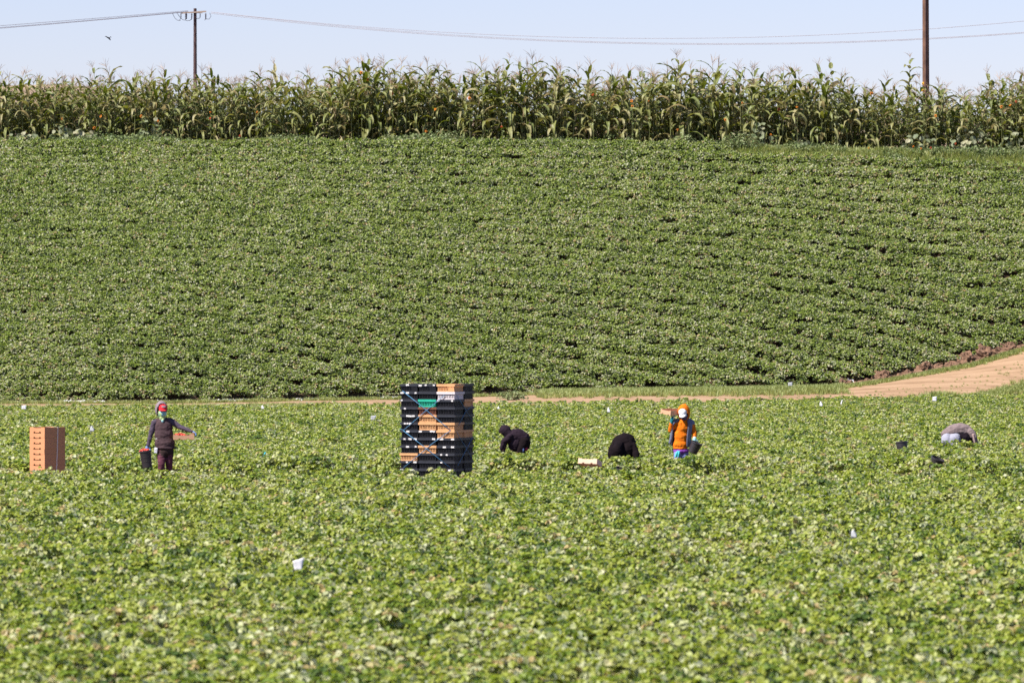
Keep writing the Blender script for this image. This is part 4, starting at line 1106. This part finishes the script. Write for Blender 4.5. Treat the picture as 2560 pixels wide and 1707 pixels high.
# --- picker walking with a tray and a bucket
def picker_tray():
    V = View(330, 990, 7.465, 113.2)
    rh = torso_rot(R(14), R(6), R(3))
    hc = V(565, 262, -.02)
    sh_l, sh_r = V(412, 500, .02), V(735, 478, .02)
    el_l, wr_l = V(350, 715, .0), V(300, 925, -.04)
    el_r, wr_r = V(895, 575, -.03), V(1125, 655, -.14)
    hip_l, hip_r = V(545, 1010, 0), V(690, 1010, 0)
    kn_l, an_l = V(555, 1260, -.10), V(545, 1560, -.02)
    kn_r, an_r = V(690, 1265, .02), V(700, 1560, .16)
    def body(b):
        head(b, hc, rh); b.capsule(hc + Vector((0, .02, -.07)), .055, V(578, 480, .02), .06)
        b.ellipsoid(V(580, 600, .02), (.165, .105, .20)); b.ellipsoid(V(600, 860, .01), (.16, .11, .19))
        limb(b, [sh_l, el_l, wr_l], [.05, .04, .028]); limb(b, [sh_r, el_r, wr_r], [.05, .04, .028])
        b.ellipsoid(wr_l + Vector((-.01, 0, -.06)), (.03, .02, .05)); b.ellipsoid(wr_r + Vector((.05, -.02, -.03)), (.05, .02, .03))
        limb(b, [hip_l, kn_l, an_l], [.08, .055, .04]); limb(b, [hip_r, kn_r, an_r], [.08, .055, .04])
        for a in (an_l, an_r): b.capsule(a + Vector((0, .05, -.03)), .035, a + Vector((0, -.13, -.05)), .03)
    p = person_body(body, "person in red cap and grey hood carrying a cardboard tray and a black bucket")
    j = MB()
    limb(j, [V(450, 480, .02), sh_l, el_l, wr_l], [.06, .066, .053, .036]); limb(j, [V(690, 455, .02), sh_r, el_r, wr_r], [.06, .066, .052, .036])
    j.ellipsoid(V(580, 560, .02), (.15, .11, .15)); j.ellipsoid(V(578, 445, .03), (.10, .09, .06))
    blob("sleeves", j, M['charcoal_sleeve_fabric'], p, .012, 4, .008, 16)
    v = MB()
    v.ellipsoid(V(588, 585, .02), (.190, .135, .185)); v.ellipsoid(V(592, 720, .01), (.195, .142, .19)); v.ellipsoid(V(610, 880, .0), (.212, .150, .155)); v.ellipsoid(V(617, 965, .0), (.212, .150, .055))
    v.capsule(V(470, 480, .03), .075, V(700, 465, .03), .075)
    blob("vest", v, M['brown_vest_fabric'], p, .012, 4, .010, 12)
    zz = MB(); zz.box(V(462, 790, -.13), (.03, .006, .014)); zz.build("pocket_logo", M['label'], p)
    a = MB(); a.ellipsoid(V(620, 1030, .0), (.175, .125, .12)); limb(a, [V(555, 1030, -.01), V(553, 1130, -.05)], [.10, .088]); limb(a, [V(690, 1030, .01), V(690, 1135, .02)], [.10, .086])
    blob("shorts", a, M['apron_dark_fabric'], p, .012, 4, .006)
    t = MB(); limb(t, [V(550, 1050, -.02), kn_l, an_l], [.094, .074, .06]); limb(t, [V(692, 1050, .01), kn_r, an_r], [.092, .072, .06])
    blob("trousers", t, M['maroon_trouser_fabric'], p, .012, 4, .009, 14)
    for an in (an_l, an_r):
        s = MB(); s.capsule(an + Vector((0, .06, -.04)), .045, an + Vector((0, -.15, -.055)), .04); blob("shoe", s, M['apron_dark_fabric'], p, .012, 3)
    w = MB(); w.box((0, 0, 0), (.062, .03, .115), Matrix.Translation(V(452, 1010, -.11)) @ Euler((0, .12, 0)).to_matrix().to_4x4()); blob("hanging_cloth", w, M['white_cloth_fabric'], p, .009, 2, .006, 20)
    shell("hood", hc + Vector((-.022, .022, .025)), (.112, .128, .150), rh, lambda x, y, z: not (y < -.15 and (x + .0) ** 2 + (z + .12) ** 2 * .75 < .62) and z > -.92, 'hood_grey_fabric', p, .014)
    c = MB(); c.ellipsoid(hc + rh @ Vector((0, -.012, .045)), (.087, .100, .088), rh)
    cap = shell("cap", hc + rh @ Vector((.004, -.022, .040)), (.088, .102, .088), rh, lambda x, y, z: z > -.08, 'cap_red_fabric', p, .006)
    br = MB(); vs = []; n = 11
    for k in range(n):
        aa = R(-75 + 150 * k / (n - 1)); ux, uy = math.sin(aa), -math.cos(aa)
        vs.append(rh @ Vector((ux * .085, -.022 + uy * .098, .036))); vs.append(rh @ Vector((ux * .086, -.03 + uy * .172 if abs(ux) < .98 else -.03 + uy * .11, .010 - .016 * ux * ux)))
    br.add([hc + q for q in vs], [(2 * k, 2 * k + 1, 2 * k + 3, 2 * k + 2) for k in range(n - 1)])
    link("brim", bake(br.mesh("brim"), [('SOLIDIFY', dict(thickness=.006)), ('SUBSURF', dict(levels=1))], "brim"), M['cap_red_fabric'], cap, True)
    shell("cap_logo", hc + rh @ Vector((.004, -.022, .040)), (.0955, .1095, .0955), rh, lambda x, y, z: y < -.55 and .28 < z < .62 and abs(x) < .45, 'hood_grey_fabric', cap, .002, 60, 40)
    eyes(hc, rh, p)
    shell("bandana", hc + rh @ Vector((0, -.012, -.048)), (.082, .106, .112), rh, lambda x, y, z: y < .3 and z < .33, 'bandana', p, .006)
    bt = MB(); bt.ellipsoid(hc + rh @ Vector((.0, -.055, -.15)), (.060, .045, .06), rh); bt.ellipsoid(hc + rh @ Vector((.012, -.085, -.20)), (.028, .03, .05), rh)
    blob("bandana_tail", bt, M['bandana'], p, .009, 4, .006, 20)
    g1 = MB(); hand_shapes(g1, wr_l, Vector((-.35, -.1, -1)), Vector((.3, -1, .1)), 1, .75); blob("glove", g1, M['blue_glove_rubber'], p, .005, 2)
    g2 = MB(); hand_shapes(g2, wr_r, Vector((1, -.12, -.45)), Vector((-.45, -.1, -1)), -1, .85); blob("glove", g2, M['blue_glove_rubber'], p, .005, 2)
    # what the picker carries
    c0 = V(970, 800, -.10)
    tr = link("cardboard_tray", tray_mesh(.42, .30, .098), M['card_pale']); tr.location = (c0.x, c0.y, c0.z); tr.rotation_euler = (R(2), R(-1), R(4))
    tag(tr, "cardboard tray with strawberries held at the red capped picker's side", "cardboard tray")
    berries((c0.x - .07, c0.y - .02, c0.z + .070), .13, 60, "red strawberries in the tray held by the red capped picker", 3, .045)
    bl = V(290, 1335, -.05); bucket((bl.x, bl.y, bl.z), (0, R(-8), 0), "black bucket heaped with strawberries in the red capped picker's hand", .118, .095, .345)
    tp = V(237, 1008, -.05); berries((tp.x, tp.y, tp.z - .012), .105, 70, "red strawberries heaped in the hand carried bucket", 4, .035, (0, R(-8)))
picker_tray()

# --- picker with a tray on the shoulder
def picker_orange():
    V = View(1620, 990, 9.225, 123.3)
    rh = torso_rot(R(-16), R(22), R(-4))
    hc = V(822, 395, -.03)
    sh_l, sh_r = V(632, 610, .03), V(1000, 625, .03)
    el_l, wr_l = V(515, 790, -.02), V(545, 580, -.08)
    el_r, wr_r = V(1065, 815, .02), V(1072, 985, -.08)
    hip_l, hip_r = V(690, 1270, 0), V(845, 1270, 0)
    kn_l, an_l = V(668, 1480, -.12), V(660, 1735, -.02)
    kn_r, an_r = V(850, 1480, -.02), V(860, 1735, .15)
    def body(b):
        head(b, hc, rh); b.capsule(hc + Vector((0, .03, -.07)), .05, V(815, 590, .04), .055)
        b.ellipsoid(V(805, 760, .02), (.155, .10, .21)); b.ellipsoid(V(770, 1130, .02), (.145, .105, .20))
        limb(b, [sh_l, el_l, wr_l], [.045, .036, .026]); limb(b, [sh_r, el_r, wr_r], [.045, .036, .026])
        b.ellipsoid(wr_l + Vector((.01, 0, .06)), (.03, .02, .05)); b.ellipsoid(wr_r + Vector((0, 0, -.06)), (.03, .02, .05))
        limb(b, [hip_l, kn_l, an_l], [.08, .052, .038]); limb(b, [hip_r, kn_r, an_r], [.08, .052, .038])
        for a in (an_l, an_r): b.capsule(a + Vector((0, .05, -.03)), .033, a + Vector((0, -.12, -.04)), .03)
    p = person_body(body, "person in orange hoodie, grey vest and white cap with a tray on the shoulder")
    j = MB()
    j.ellipsoid(V(800, 720, .02), (.168, .130, .19)); j.ellipsoid(V(765, 935, .01), (.163, .128, .22)); j.ellipsoid(V(748, 1120, .0), (.168, .132, .14)); j.ellipsoid(V(745, 1200, .0), (.160, .126, .05))
    j.capsule(V(690, 605, .04), .07, V(960, 610, .04), .07); j.ellipsoid(V(815, 565, .03), (.095, .085, .06))
    limb(j, [sh_l, el_l, V(535, 625, -.07)], [.068, .056, .040]); limb(j, [sh_r, el_r, V(1074, 965, -.06)], [.068, .060, .044])
    blob("hoodie", j, M['orange_hoodie_fabric'], p, .012, 4, .010, 12)
    for k, (u, w) in enumerate(((742, 575), (748, 618), (752, 658))):
        bt = MB(); bt.ellipsoid(V(u, w, -.105), (.008, .006, .008), None, 10, 6); bt.build("button", M['apron_dark_fabric'], p, True)
    sk = MB(); sk.ellipsoid(V(765, 1265, .01), (.178, .138, .085)); blob("skirt", sk, M['purple_skirt_fabric'], p, .012, 4, .008, 14)
    t = MB(); limb(t, [hip_l, kn_l, an_l], [.092, .072, .055]); limb(t, [hip_r, kn_r, an_r], [.092, .072, .055]); blob("trousers", t, M['blue_trouser_fabric'], p, .012, 4, .008, 14)
    for an in (an_l, an_r):
        s = MB(); s.capsule(an + Vector((0, .05, -.03)), .042, an + Vector((0, -.14, -.045)), .038); blob("shoe", s, M['apron_dark_fabric'], p, .012, 3)
    # open vest: two front panels and a back, wrapped round the hoodie
    lev = [(575, .150, .118, 812), (640, .205, .150, 812), (760, .205, .158, 800), (900, .200, .156, 780), (1040, .205, .160, 766), (1180, .215, .166, 760)]
    n = 34; vs = []; fs = []
    a0, a1 = R(31), R(292)                        # angle from the front, going round over the picker's left
    for i, (vv, rx, ry, uc) in enumerate(lev):
        c = V(uc, vv, .015)
        for k in range(n):
            a = a0 + (a1 - a0) * k / (n - 1); flare = 1 + .03 * math.sin(a * 6 + i)
            low = .04 if (k > n - 8 and i == len(lev) - 1) else 0
            vs.append(c + Vector((rx * flare * math.sin(a), -ry * flare * math.cos(a), low)))
    for i in range(len(lev) - 1):
        for k in range(n - 1):
            b = i * n + k; fs.append((b, b + n, b + n + 1, b + 1))
    mb = MB(); mb.add(vs, fs)
    # arm openings: drop the faces where the arms come out
    me = mb.mesh("vest"); me = bake(me, [('SOLIDIFY', dict(thickness=.016, offset=1.0)), ('SUBSURF', dict(levels=1))], "vest")
    vest = link("vest", me, M['slate_vest_fabric'], p, True)
    shoulder = MB(); limb(shoulder, [V(690, 575, .03), V(622, 620, .03)], [.062, .075]); limb(shoulder, [V(930, 570, .03), V(1005, 625, .03)], [.062, .078])
    blob("vest_shoulder", shoulder, M['slate_vest_fabric'], vest, .012, 3, .006, 14)
    tk = MB(); tk.tube([V(612, 600, -.1), V(560, 690, -.06), V(548, 860, -.04), V(530, 1000, -.03), V(495, 1095, -.03)], [.022, .022, .03, .04, .028], 10); blob("vest_flap", tk, M['slate_vest_fabric'], vest, .010, 3, .006, 14)
    # hood, cap, mask
    hr = torso_rot(R(-10), R(14), 0)
    hood = shell("hood", hc + Vector((.005, .03, .012)), (.126, .130, .178), hr, lambda x, y, z: not (y < -.12 and x ** 2 + (z + .10) ** 2 < .56) and z > -.95, 'orange_hoodie_fabric', p, .014)
    pk = MB(); pk.capsule(hc + Vector((.02, .07, .13)), .055, hc + Vector((.040, .04, .200)), .018); blob("hood_point", pk, M['orange_hoodie_fabric'], hood, .010, 4)
    cap = shell("cap", hc + rh @ Vector((-.004, -.028, .035)), (.090, .105, .096), rh, lambda x, y, z: z > -.10, 'white_cap_fabric', p, .006)
    br = MB(); vs = []; n = 11
    for k in range(n):
        aa = R(-72 + 144 * k / (n - 1)); ux, uy = math.sin(aa), -math.cos(aa)
        vs.append(rh @ Vector((ux * .088, -.028 + uy * .102, .030))); vs.append(rh @ Vector((ux * .092, -.03 + uy * .185 if abs(ux) < .98 else -.03 + uy * .12, -.012 - .018 * ux * ux)))
    br.add([hc + q for q in vs], [(2 * k, 2 * k + 1, 2 * k + 3, 2 * k + 2) for k in range(n - 1)])
    link("brim", bake(br.mesh("brim"), [('SOLIDIFY', dict(thickness=.006)), ('SUBSURF', dict(levels=1))], "brim"), M['white_cap_fabric'], cap, True)
    eyes(hc, rh, p)
    shell("face_mask", hc + rh @ Vector((0, -.014, -.045)), (.085, .106, .112), rh, lambda x, y, z: y < .35 and z < .40, 'violet_mask_fabric', p, .006)
    g1 = MB(); hand_shapes(g1, wr_l, Vector((.15, .15, 1)), Vector((.9, .3, 0)), 1, .55); blob("glove", g1, M['teal_glove_rubber'], p, .005, 2)
    cf = MB(); cf.capsule(V(540, 610, -.075), .040, V(553, 520, -.085), .038); blob("cuff", cf, M['teal_glove_rubber'], p, .010, 3)
    g2 = MB(); hand_shapes(g2, wr_r, Vector((.1, -.15, -1)), Vector((.2, 1, 0)), -1, .8); blob("glove", g2, M['pale_cyan_glove_rubber'], p, .005, 2)
    cf = MB(); cf.capsule(V(1072, 975, -.075), .044, V(1068, 1040, -.085), .040); blob("cuff", cf, M['pale_cyan_glove_rubber'], p, .010, 3)
    for k, (u0, u1) in enumerate(((690, 625), (720, 690))):
        cl = MB(); cl.tube([V(u0, 1255, -.145), V((u0 + u1) / 2, 1310, -.155), V(u1, 1400, -.15)], [.016, .024, .020], 8); blob("tucked_glove", cl, M['cyan_cloth_fabric'], p, .007, 3, .004, 30)
    # tray on the shoulder, bucket in the hand
    c0 = V(600, 372, .12)
    tr = link("cardboard_tray", tray_mesh(.31, .52, .108), M['card_pale']); tr.rotation_euler = (R(0), R(8), R(-47)); tr.location = (c0.x, c0.y, c0.z - .05)
    tag(tr, "cardboard tray carried on the orange hooded picker's shoulder", "cardboard tray")
    bk = V(1015, 1300, -.20); bucket((bk.x, bk.y, bk.z), (R(6), R(25)), "tilted black bucket hanging from the orange hooded picker's hand", .122, .10, .25, False)
picker_orange()

# --- plum hooded picker bending, seen from the side, head to the left
def picker_plum():
    V = View(1200, 1030, 5.345, 128.5)
    rh = torso_rot(R(-62), R(28), 0); hc = V(325, 245, -.02)
    sh_n, sh_f = V(400, 330, -.14), V(385, 310, .14)
    hip_n, hip_f = V(590, 370, -.09), V(585, 365, .09)
    def body(b):
        head(b, hc, rh); b.capsule(hc + Vector((.02, 0, -.03)), .05, V(395, 300, 0), .06)
        limb(b, [V(420, 330, 0), V(500, 320, 0), V(580, 360, 0)], [.15, .14, .14])
        limb(b, [sh_n, V(315, 400, -.17), V(290, 520, -.17)], [.045, .036, .028]); limb(b, [sh_f, V(330, 430, .14), V(310, 540, .1)], [.045, .036, .028])
        for q in (V(288, 545, -.17), V(308, 565, .1)): b.ellipsoid(q, (.03, .025, .05))
        limb(b, [hip_n, V(520, 540, -.12), V(620, 640, -.10)], [.08, .055, .04]); limb(b, [hip_f, V(530, 540, .12), V(630, 640, .10)], [.08, .055, .04])
        for q in (V(620, 655, -.10), V(630, 655, .10)): b.capsule(q, .035, q + Vector((-.17, 0, -.01)), .03)
    p = person_body(body, "person in plum hoodie bent over the plants facing left, right of the crate stack")
    j = MB(); limb(j, [V(425, 340, 0), V(500, 315, 0), V(575, 350, 0), V(600, 410, 0)], [.165, .175, .165, .135])
    j.ellipsoid(V(470, 420, -.02), (.17, .16, .19)); j.ellipsoid(V(415, 350, 0), (.12, .19, .13))
    limb(j, [sh_n, V(312, 395, -.17), V(290, 490, -.17)], [.085, .066, .046]); limb(j, [sh_f, V(330, 430, .14), V(310, 530, .1)], [.08, .06, .045])
    blob("hoodie", j, M['plum_hoodie_fabric'], p, .012, 4, .012, 10, 2.0)
    hd = MB(); hd.ellipsoid(hc + Vector((.018, 0, .008)), (.135, .115, .125), torso_rot(0, 0, R(25))); hd.capsule(hc + Vector((.03, 0, -.02)), .11, V(410, 320, 0), .13)
    hd.capsule(hc + Vector((-.03, -.0, .03)), .085, hc + Vector((-.085, 0, -.02)), .055)
    blob("hood", hd, M['plum_hoodie_fabric'], p, .011, 5, .006, 14, 5.0)
    t = MB(); limb(t, [V(590, 395, -.09), V(540, 530, -.13), V(620, 640, -.10)], [.13, .085, .06]); limb(t, [V(590, 390, .09), V(545, 530, .13), V(630, 640, .10)], [.13, .085, .06])
    t.ellipsoid(V(615, 420, 0), (.10, .17, .16)); blob("trousers", t, M['black_hoodie_fabric'], p, .012, 4, .008, 12)
    sh = MB(); sh.ellipsoid(V(614, 490, -.14), (.045, .04, .05)); blob("hanging_cloth", sh, M['red_cloth_fabric'], p, .009, 3, .006, 20)
    sh = MB(); sh.ellipsoid(V(580, 505, -.19), (.022, .025, .05)); blob("cloth_tail", sh, M['denim_fabric'], p, .008, 3)
    g = MB(); hand_shapes(g, V(289, 500, -.17), Vector((-.1, -.1, -1)), Vector((1, 0, 0)), 1, .6); hand_shapes(g, V(309, 545, .1), Vector((-.1, -.1, -1)), Vector((1, 0, 0)), -1, .6); blob("glove", g, M['black_hoodie_fabric'], p, .006, 2)
    for q in (V(620, 655, -.10), V(630, 655, .10)):
        s = MB(); s.capsule(q, .045, q + Vector((-.19, 0, -.01)), .04); blob("shoe", s, M['apron_dark_fabric'], p, .012, 3)
picker_plum()

# --- picker all in black bending forward to the camera
def picker_black():
    V = View(1200, 1030, 5.345, 120.2)
    rh = torso_rot(R(-20), R(75), 0); hc = V(1832, 535, -.34)
    def body(b):
        head(b, hc, rh); b.capsule(hc + Vector((.02, .06, .05)), .05, V(1870, 450, -.14), .06)
        limb(b, [V(1885, 500, -.06), V(1930, 460, .06), V(1945, 450, .18)], [.11, .12, .12])
        limb(b, [V(1810, 490, -.06), V(1748, 570, -.18), V(1785, 690, -.24)], [.04, .036, .028]); limb(b, [V(2020, 490, -.06), V(2085, 565, -.18), V(2090, 690, -.24)], [.04, .036, .028])
        for q in (V(1787, 715, -.26), V(2088, 715, -.26)): b.ellipsoid(q, (.03, .025, .05))
        limb(b, [V(1885, 430, .25), V(1850, 620, .12), V(1860, 800, .2)], [.085, .06, .04]); limb(b, [V(2010, 430, .25), V(2030, 620, .12), V(2020, 800, .2)], [.085, .06, .04])
        for q in (V(1860, 815, .2), V(2020, 815, .2)): b.capsule(q, .035, q + Vector((0, -.17, -.01)), .03)
    p = person_body(body, "person all in black bent double toward the camera with hood down")
    j = MB(); j.ellipsoid(V(1918, 430, .05), (.262, .24, .225)); j.ellipsoid(V(1945, 385, .12), (.215, .22, .168)); j.ellipsoid(V(1905, 540, -.12), (.20, .14, .16)); j.ellipsoid(V(1970, 500, -.06), (.17, .18, .20))
    limb(j, [V(1790, 470, -.06), V(1748, 570, -.18), V(1785, 680, -.24)], [.11, .075, .05]); limb(j, [V(2035, 470, -.06), V(2085, 565, -.18), V(2090, 680, -.24)], [.11, .078, .055])
    blob("hoodie", j, M['black_hoodie_fabric'], p, .012, 5, .012, 9, 3.0)
    hd = MB(); hd.ellipsoid(V(1830, 525, -.36), (.118, .11, .165), torso_rot(0, R(10), R(-8))); hd.capsule(V(1832, 470, -.30), .10, V(1870, 430, -.08), .12)
    blob("hood", hd, M['black_hoodie_fabric'], p, .011, 4, .006, 14)
    t = MB(); limb(t, [V(1890, 430, .22), V(1850, 620, .12), V(1860, 790, .2)], [.14, .085, .06]); limb(t, [V(2005, 430, .22), V(2030, 620, .12), V(2020, 790, .2)], [.14, .085, .06]); blob("trousers", t, M['black_hoodie_fabric'], p, .012, 4, .008, 12)
    g = MB(); hand_shapes(g, V(1785, 685, -.25), Vector((.1, -.1, -1)), Vector((0, 1, 0)), 1, .6); hand_shapes(g, V(2090, 685, -.25), Vector((-.1, -.1, -1)), Vector((0, 1, 0)), -1, .6); blob("glove", g, M['apron_dark_fabric'], p, .006, 2)
    for q in (V(1860, 815, .2), V(2020, 815, .2)):
        s = MB(); s.capsule(q, .045, q + Vector((0, -.19, -.01)), .04); blob("shoe", s, M['apron_dark_fabric'], p, .012, 3)
picker_black()

# --- picker in grey bending away to the right
def picker_grey():
    V = View(2200, 1030, 7.84, 135.3)
    hc = V(1800, 560, .22)
    hip = V(1330, 520, -.02)
    def body(b):
        rh = torso_rot(R(150), R(60), 0); head(b, hc, rh); b.capsule(hc, .05, V(1720, 440, .12), .06)
        limb(b, [V(1370, 500, .05), V(1540, 420, .07), V(1690, 440, .08)], [.11, .11, .11])
        limb(b, [V(1790, 400, -.05), V(1850, 510, -.06), V(1890, 630, -.02)], [.045, .036, .028]); limb(b, [V(1690, 400, .25), V(1760, 560, .3), V(1800, 680, .3)], [.045, .036, .028])
        for q in (V(1900, 665, -.02), V(1805, 715, .3)): b.ellipsoid(q, (.03, .025, .05))
        limb(b, [V(1290, 540, -.06), V(1500, 690, -.12), V(1330, 900, -.02)], [.085, .06, .04]); limb(b, [V(1300, 540, .12), V(1510, 690, .12), V(1340, 900, .14)], [.085, .06, .04])
        for q in (V(1330, 920, -.02), V(1340, 920, .14)): b.capsule(q, .035, q + Vector((.17, .03, -.01)), .03)
    p = person_body(body, "person in grey jacket and pale grey trousers bent over, back turned, at right")
    j = MB(); limb(j, [V(1300, 440, .06), V(1420, 375, .06), V(1560, 345, .07), V(1680, 375, .08), V(1740, 430, .08)], [.125, .155, .17, .17, .15])
    j.ellipsoid(V(1290, 420, .05), (.11, .16, .075)); limb(j, [V(1780, 390, -.04), V(1845, 490, -.08), V(1880, 590, -.05)], [.095, .072, .052]); limb(j, [V(1700, 400, .25), V(1760, 560, .3), V(1800, 670, .3)], [.09, .065, .05])
    blob("jacket", j, M['grey_jacket_fabric'], p, .012, 4, .012, 11, 4.0)
    s_ = MB(); s_.ellipsoid(V(1680, 500, .03), (.165, .15, .20)); s_.ellipsoid(V(1610, 470, .05), (.15, .15, .14)); blob("shirt", s_, M['dark_shirt_fabric'], p, .012, 4, .010, 12)  # shade under the bent chest, put in as a near-black blob
    t = MB(); t.ellipsoid(V(1310, 540, -.06), (.145, .155, .165)); t.ellipsoid(V(1330, 530, .10), (.15, .14, .16)); t.ellipsoid(V(1430, 540, -.05), (.19, .17, .15)); t.ellipsoid(V(1470, 500, .0), (.16, .15, .13))
    limb(t, [V(1340, 560, -.07), V(1500, 680, -.13), V(1330, 890, -.02)], [.145, .10, .065]); limb(t, [V(1350, 560, .10), V(1510, 690, .14), V(1340, 890, .14)], [.14, .10, .065])
    blob("trousers", t, M['pale_grey_trouser_fabric'], p, .012, 4, .008, 9)
    hd = MB(); hd.ellipsoid(hc, (.10, .11, .12)); blob("hood", hd, M['grey_jacket_fabric'], p, .012, 3, .006)
    cf = MB(); cf.capsule(V(1820, 440, -.14), .028, V(1850, 590, -.12), .022); blob("sleeve_stripe", cf, M['pink_cuff_fabric'], p, .008, 3)
    g = MB(); hand_shapes(g, V(1888, 605, -.04), Vector((.25, -.1, -1)), Vector((-1, 0, 0)), 1, .6); hand_shapes(g, V(1802, 690, .3), Vector((.1, 0, -1)), Vector((-1, 0, 0)), -1, .6); blob("glove", g, M['apron_dark_fabric'], p, .006, 2)
    for q in (V(1330, 920, -.02), V(1340, 920, .14)):
        s = MB(); s.capsule(q, .045, q + Vector((.19, .03, -.01)), .04); blob("shoe", s, M['apron_dark_fabric'], p, .012, 3)
picker_grey()

# ------------------------------------------------------------------ buckets and the tray on the ground
c = P(2257, 1112, 130.2); bucket((c.x, c.y, c.z - .245), (R(-8), R(-4)), "black bucket sunk among leaves left of the grey jacketed picker", .135, .11, .32, False)
c = P(2336, 1153, 117.4); bucket((c.x - .02, c.y, c.z - .17), (R(12), R(22)), "dark tilted bucket nearly hidden by leaves below the grey jacketed picker", .14, .11, .26, False)
c = P(1553, 1166, 113.9); bucket((c.x, c.y, c.z - .235), (R(14), R(4)), "black bucket half hidden in front of the black clad picker", .125, .10, .22, False)
def ground_tray():
    c = P(1475, 1156, 114.3); t = link("cardboard_tray", tray_mesh(.39, .50, .11), simple('cream_cardboard', (0.84, 0.60, 0.43), 0.85, 0.06, 5, 0.05))
    t.location = (c.x, c.y + .2, c.z - .06); t.rotation_euler = (R(-9), R(2), R(-13))
    tag(t, "cardboard tray tilted on the ground left of the black clad picker", "cardboard tray")
ground_tray()
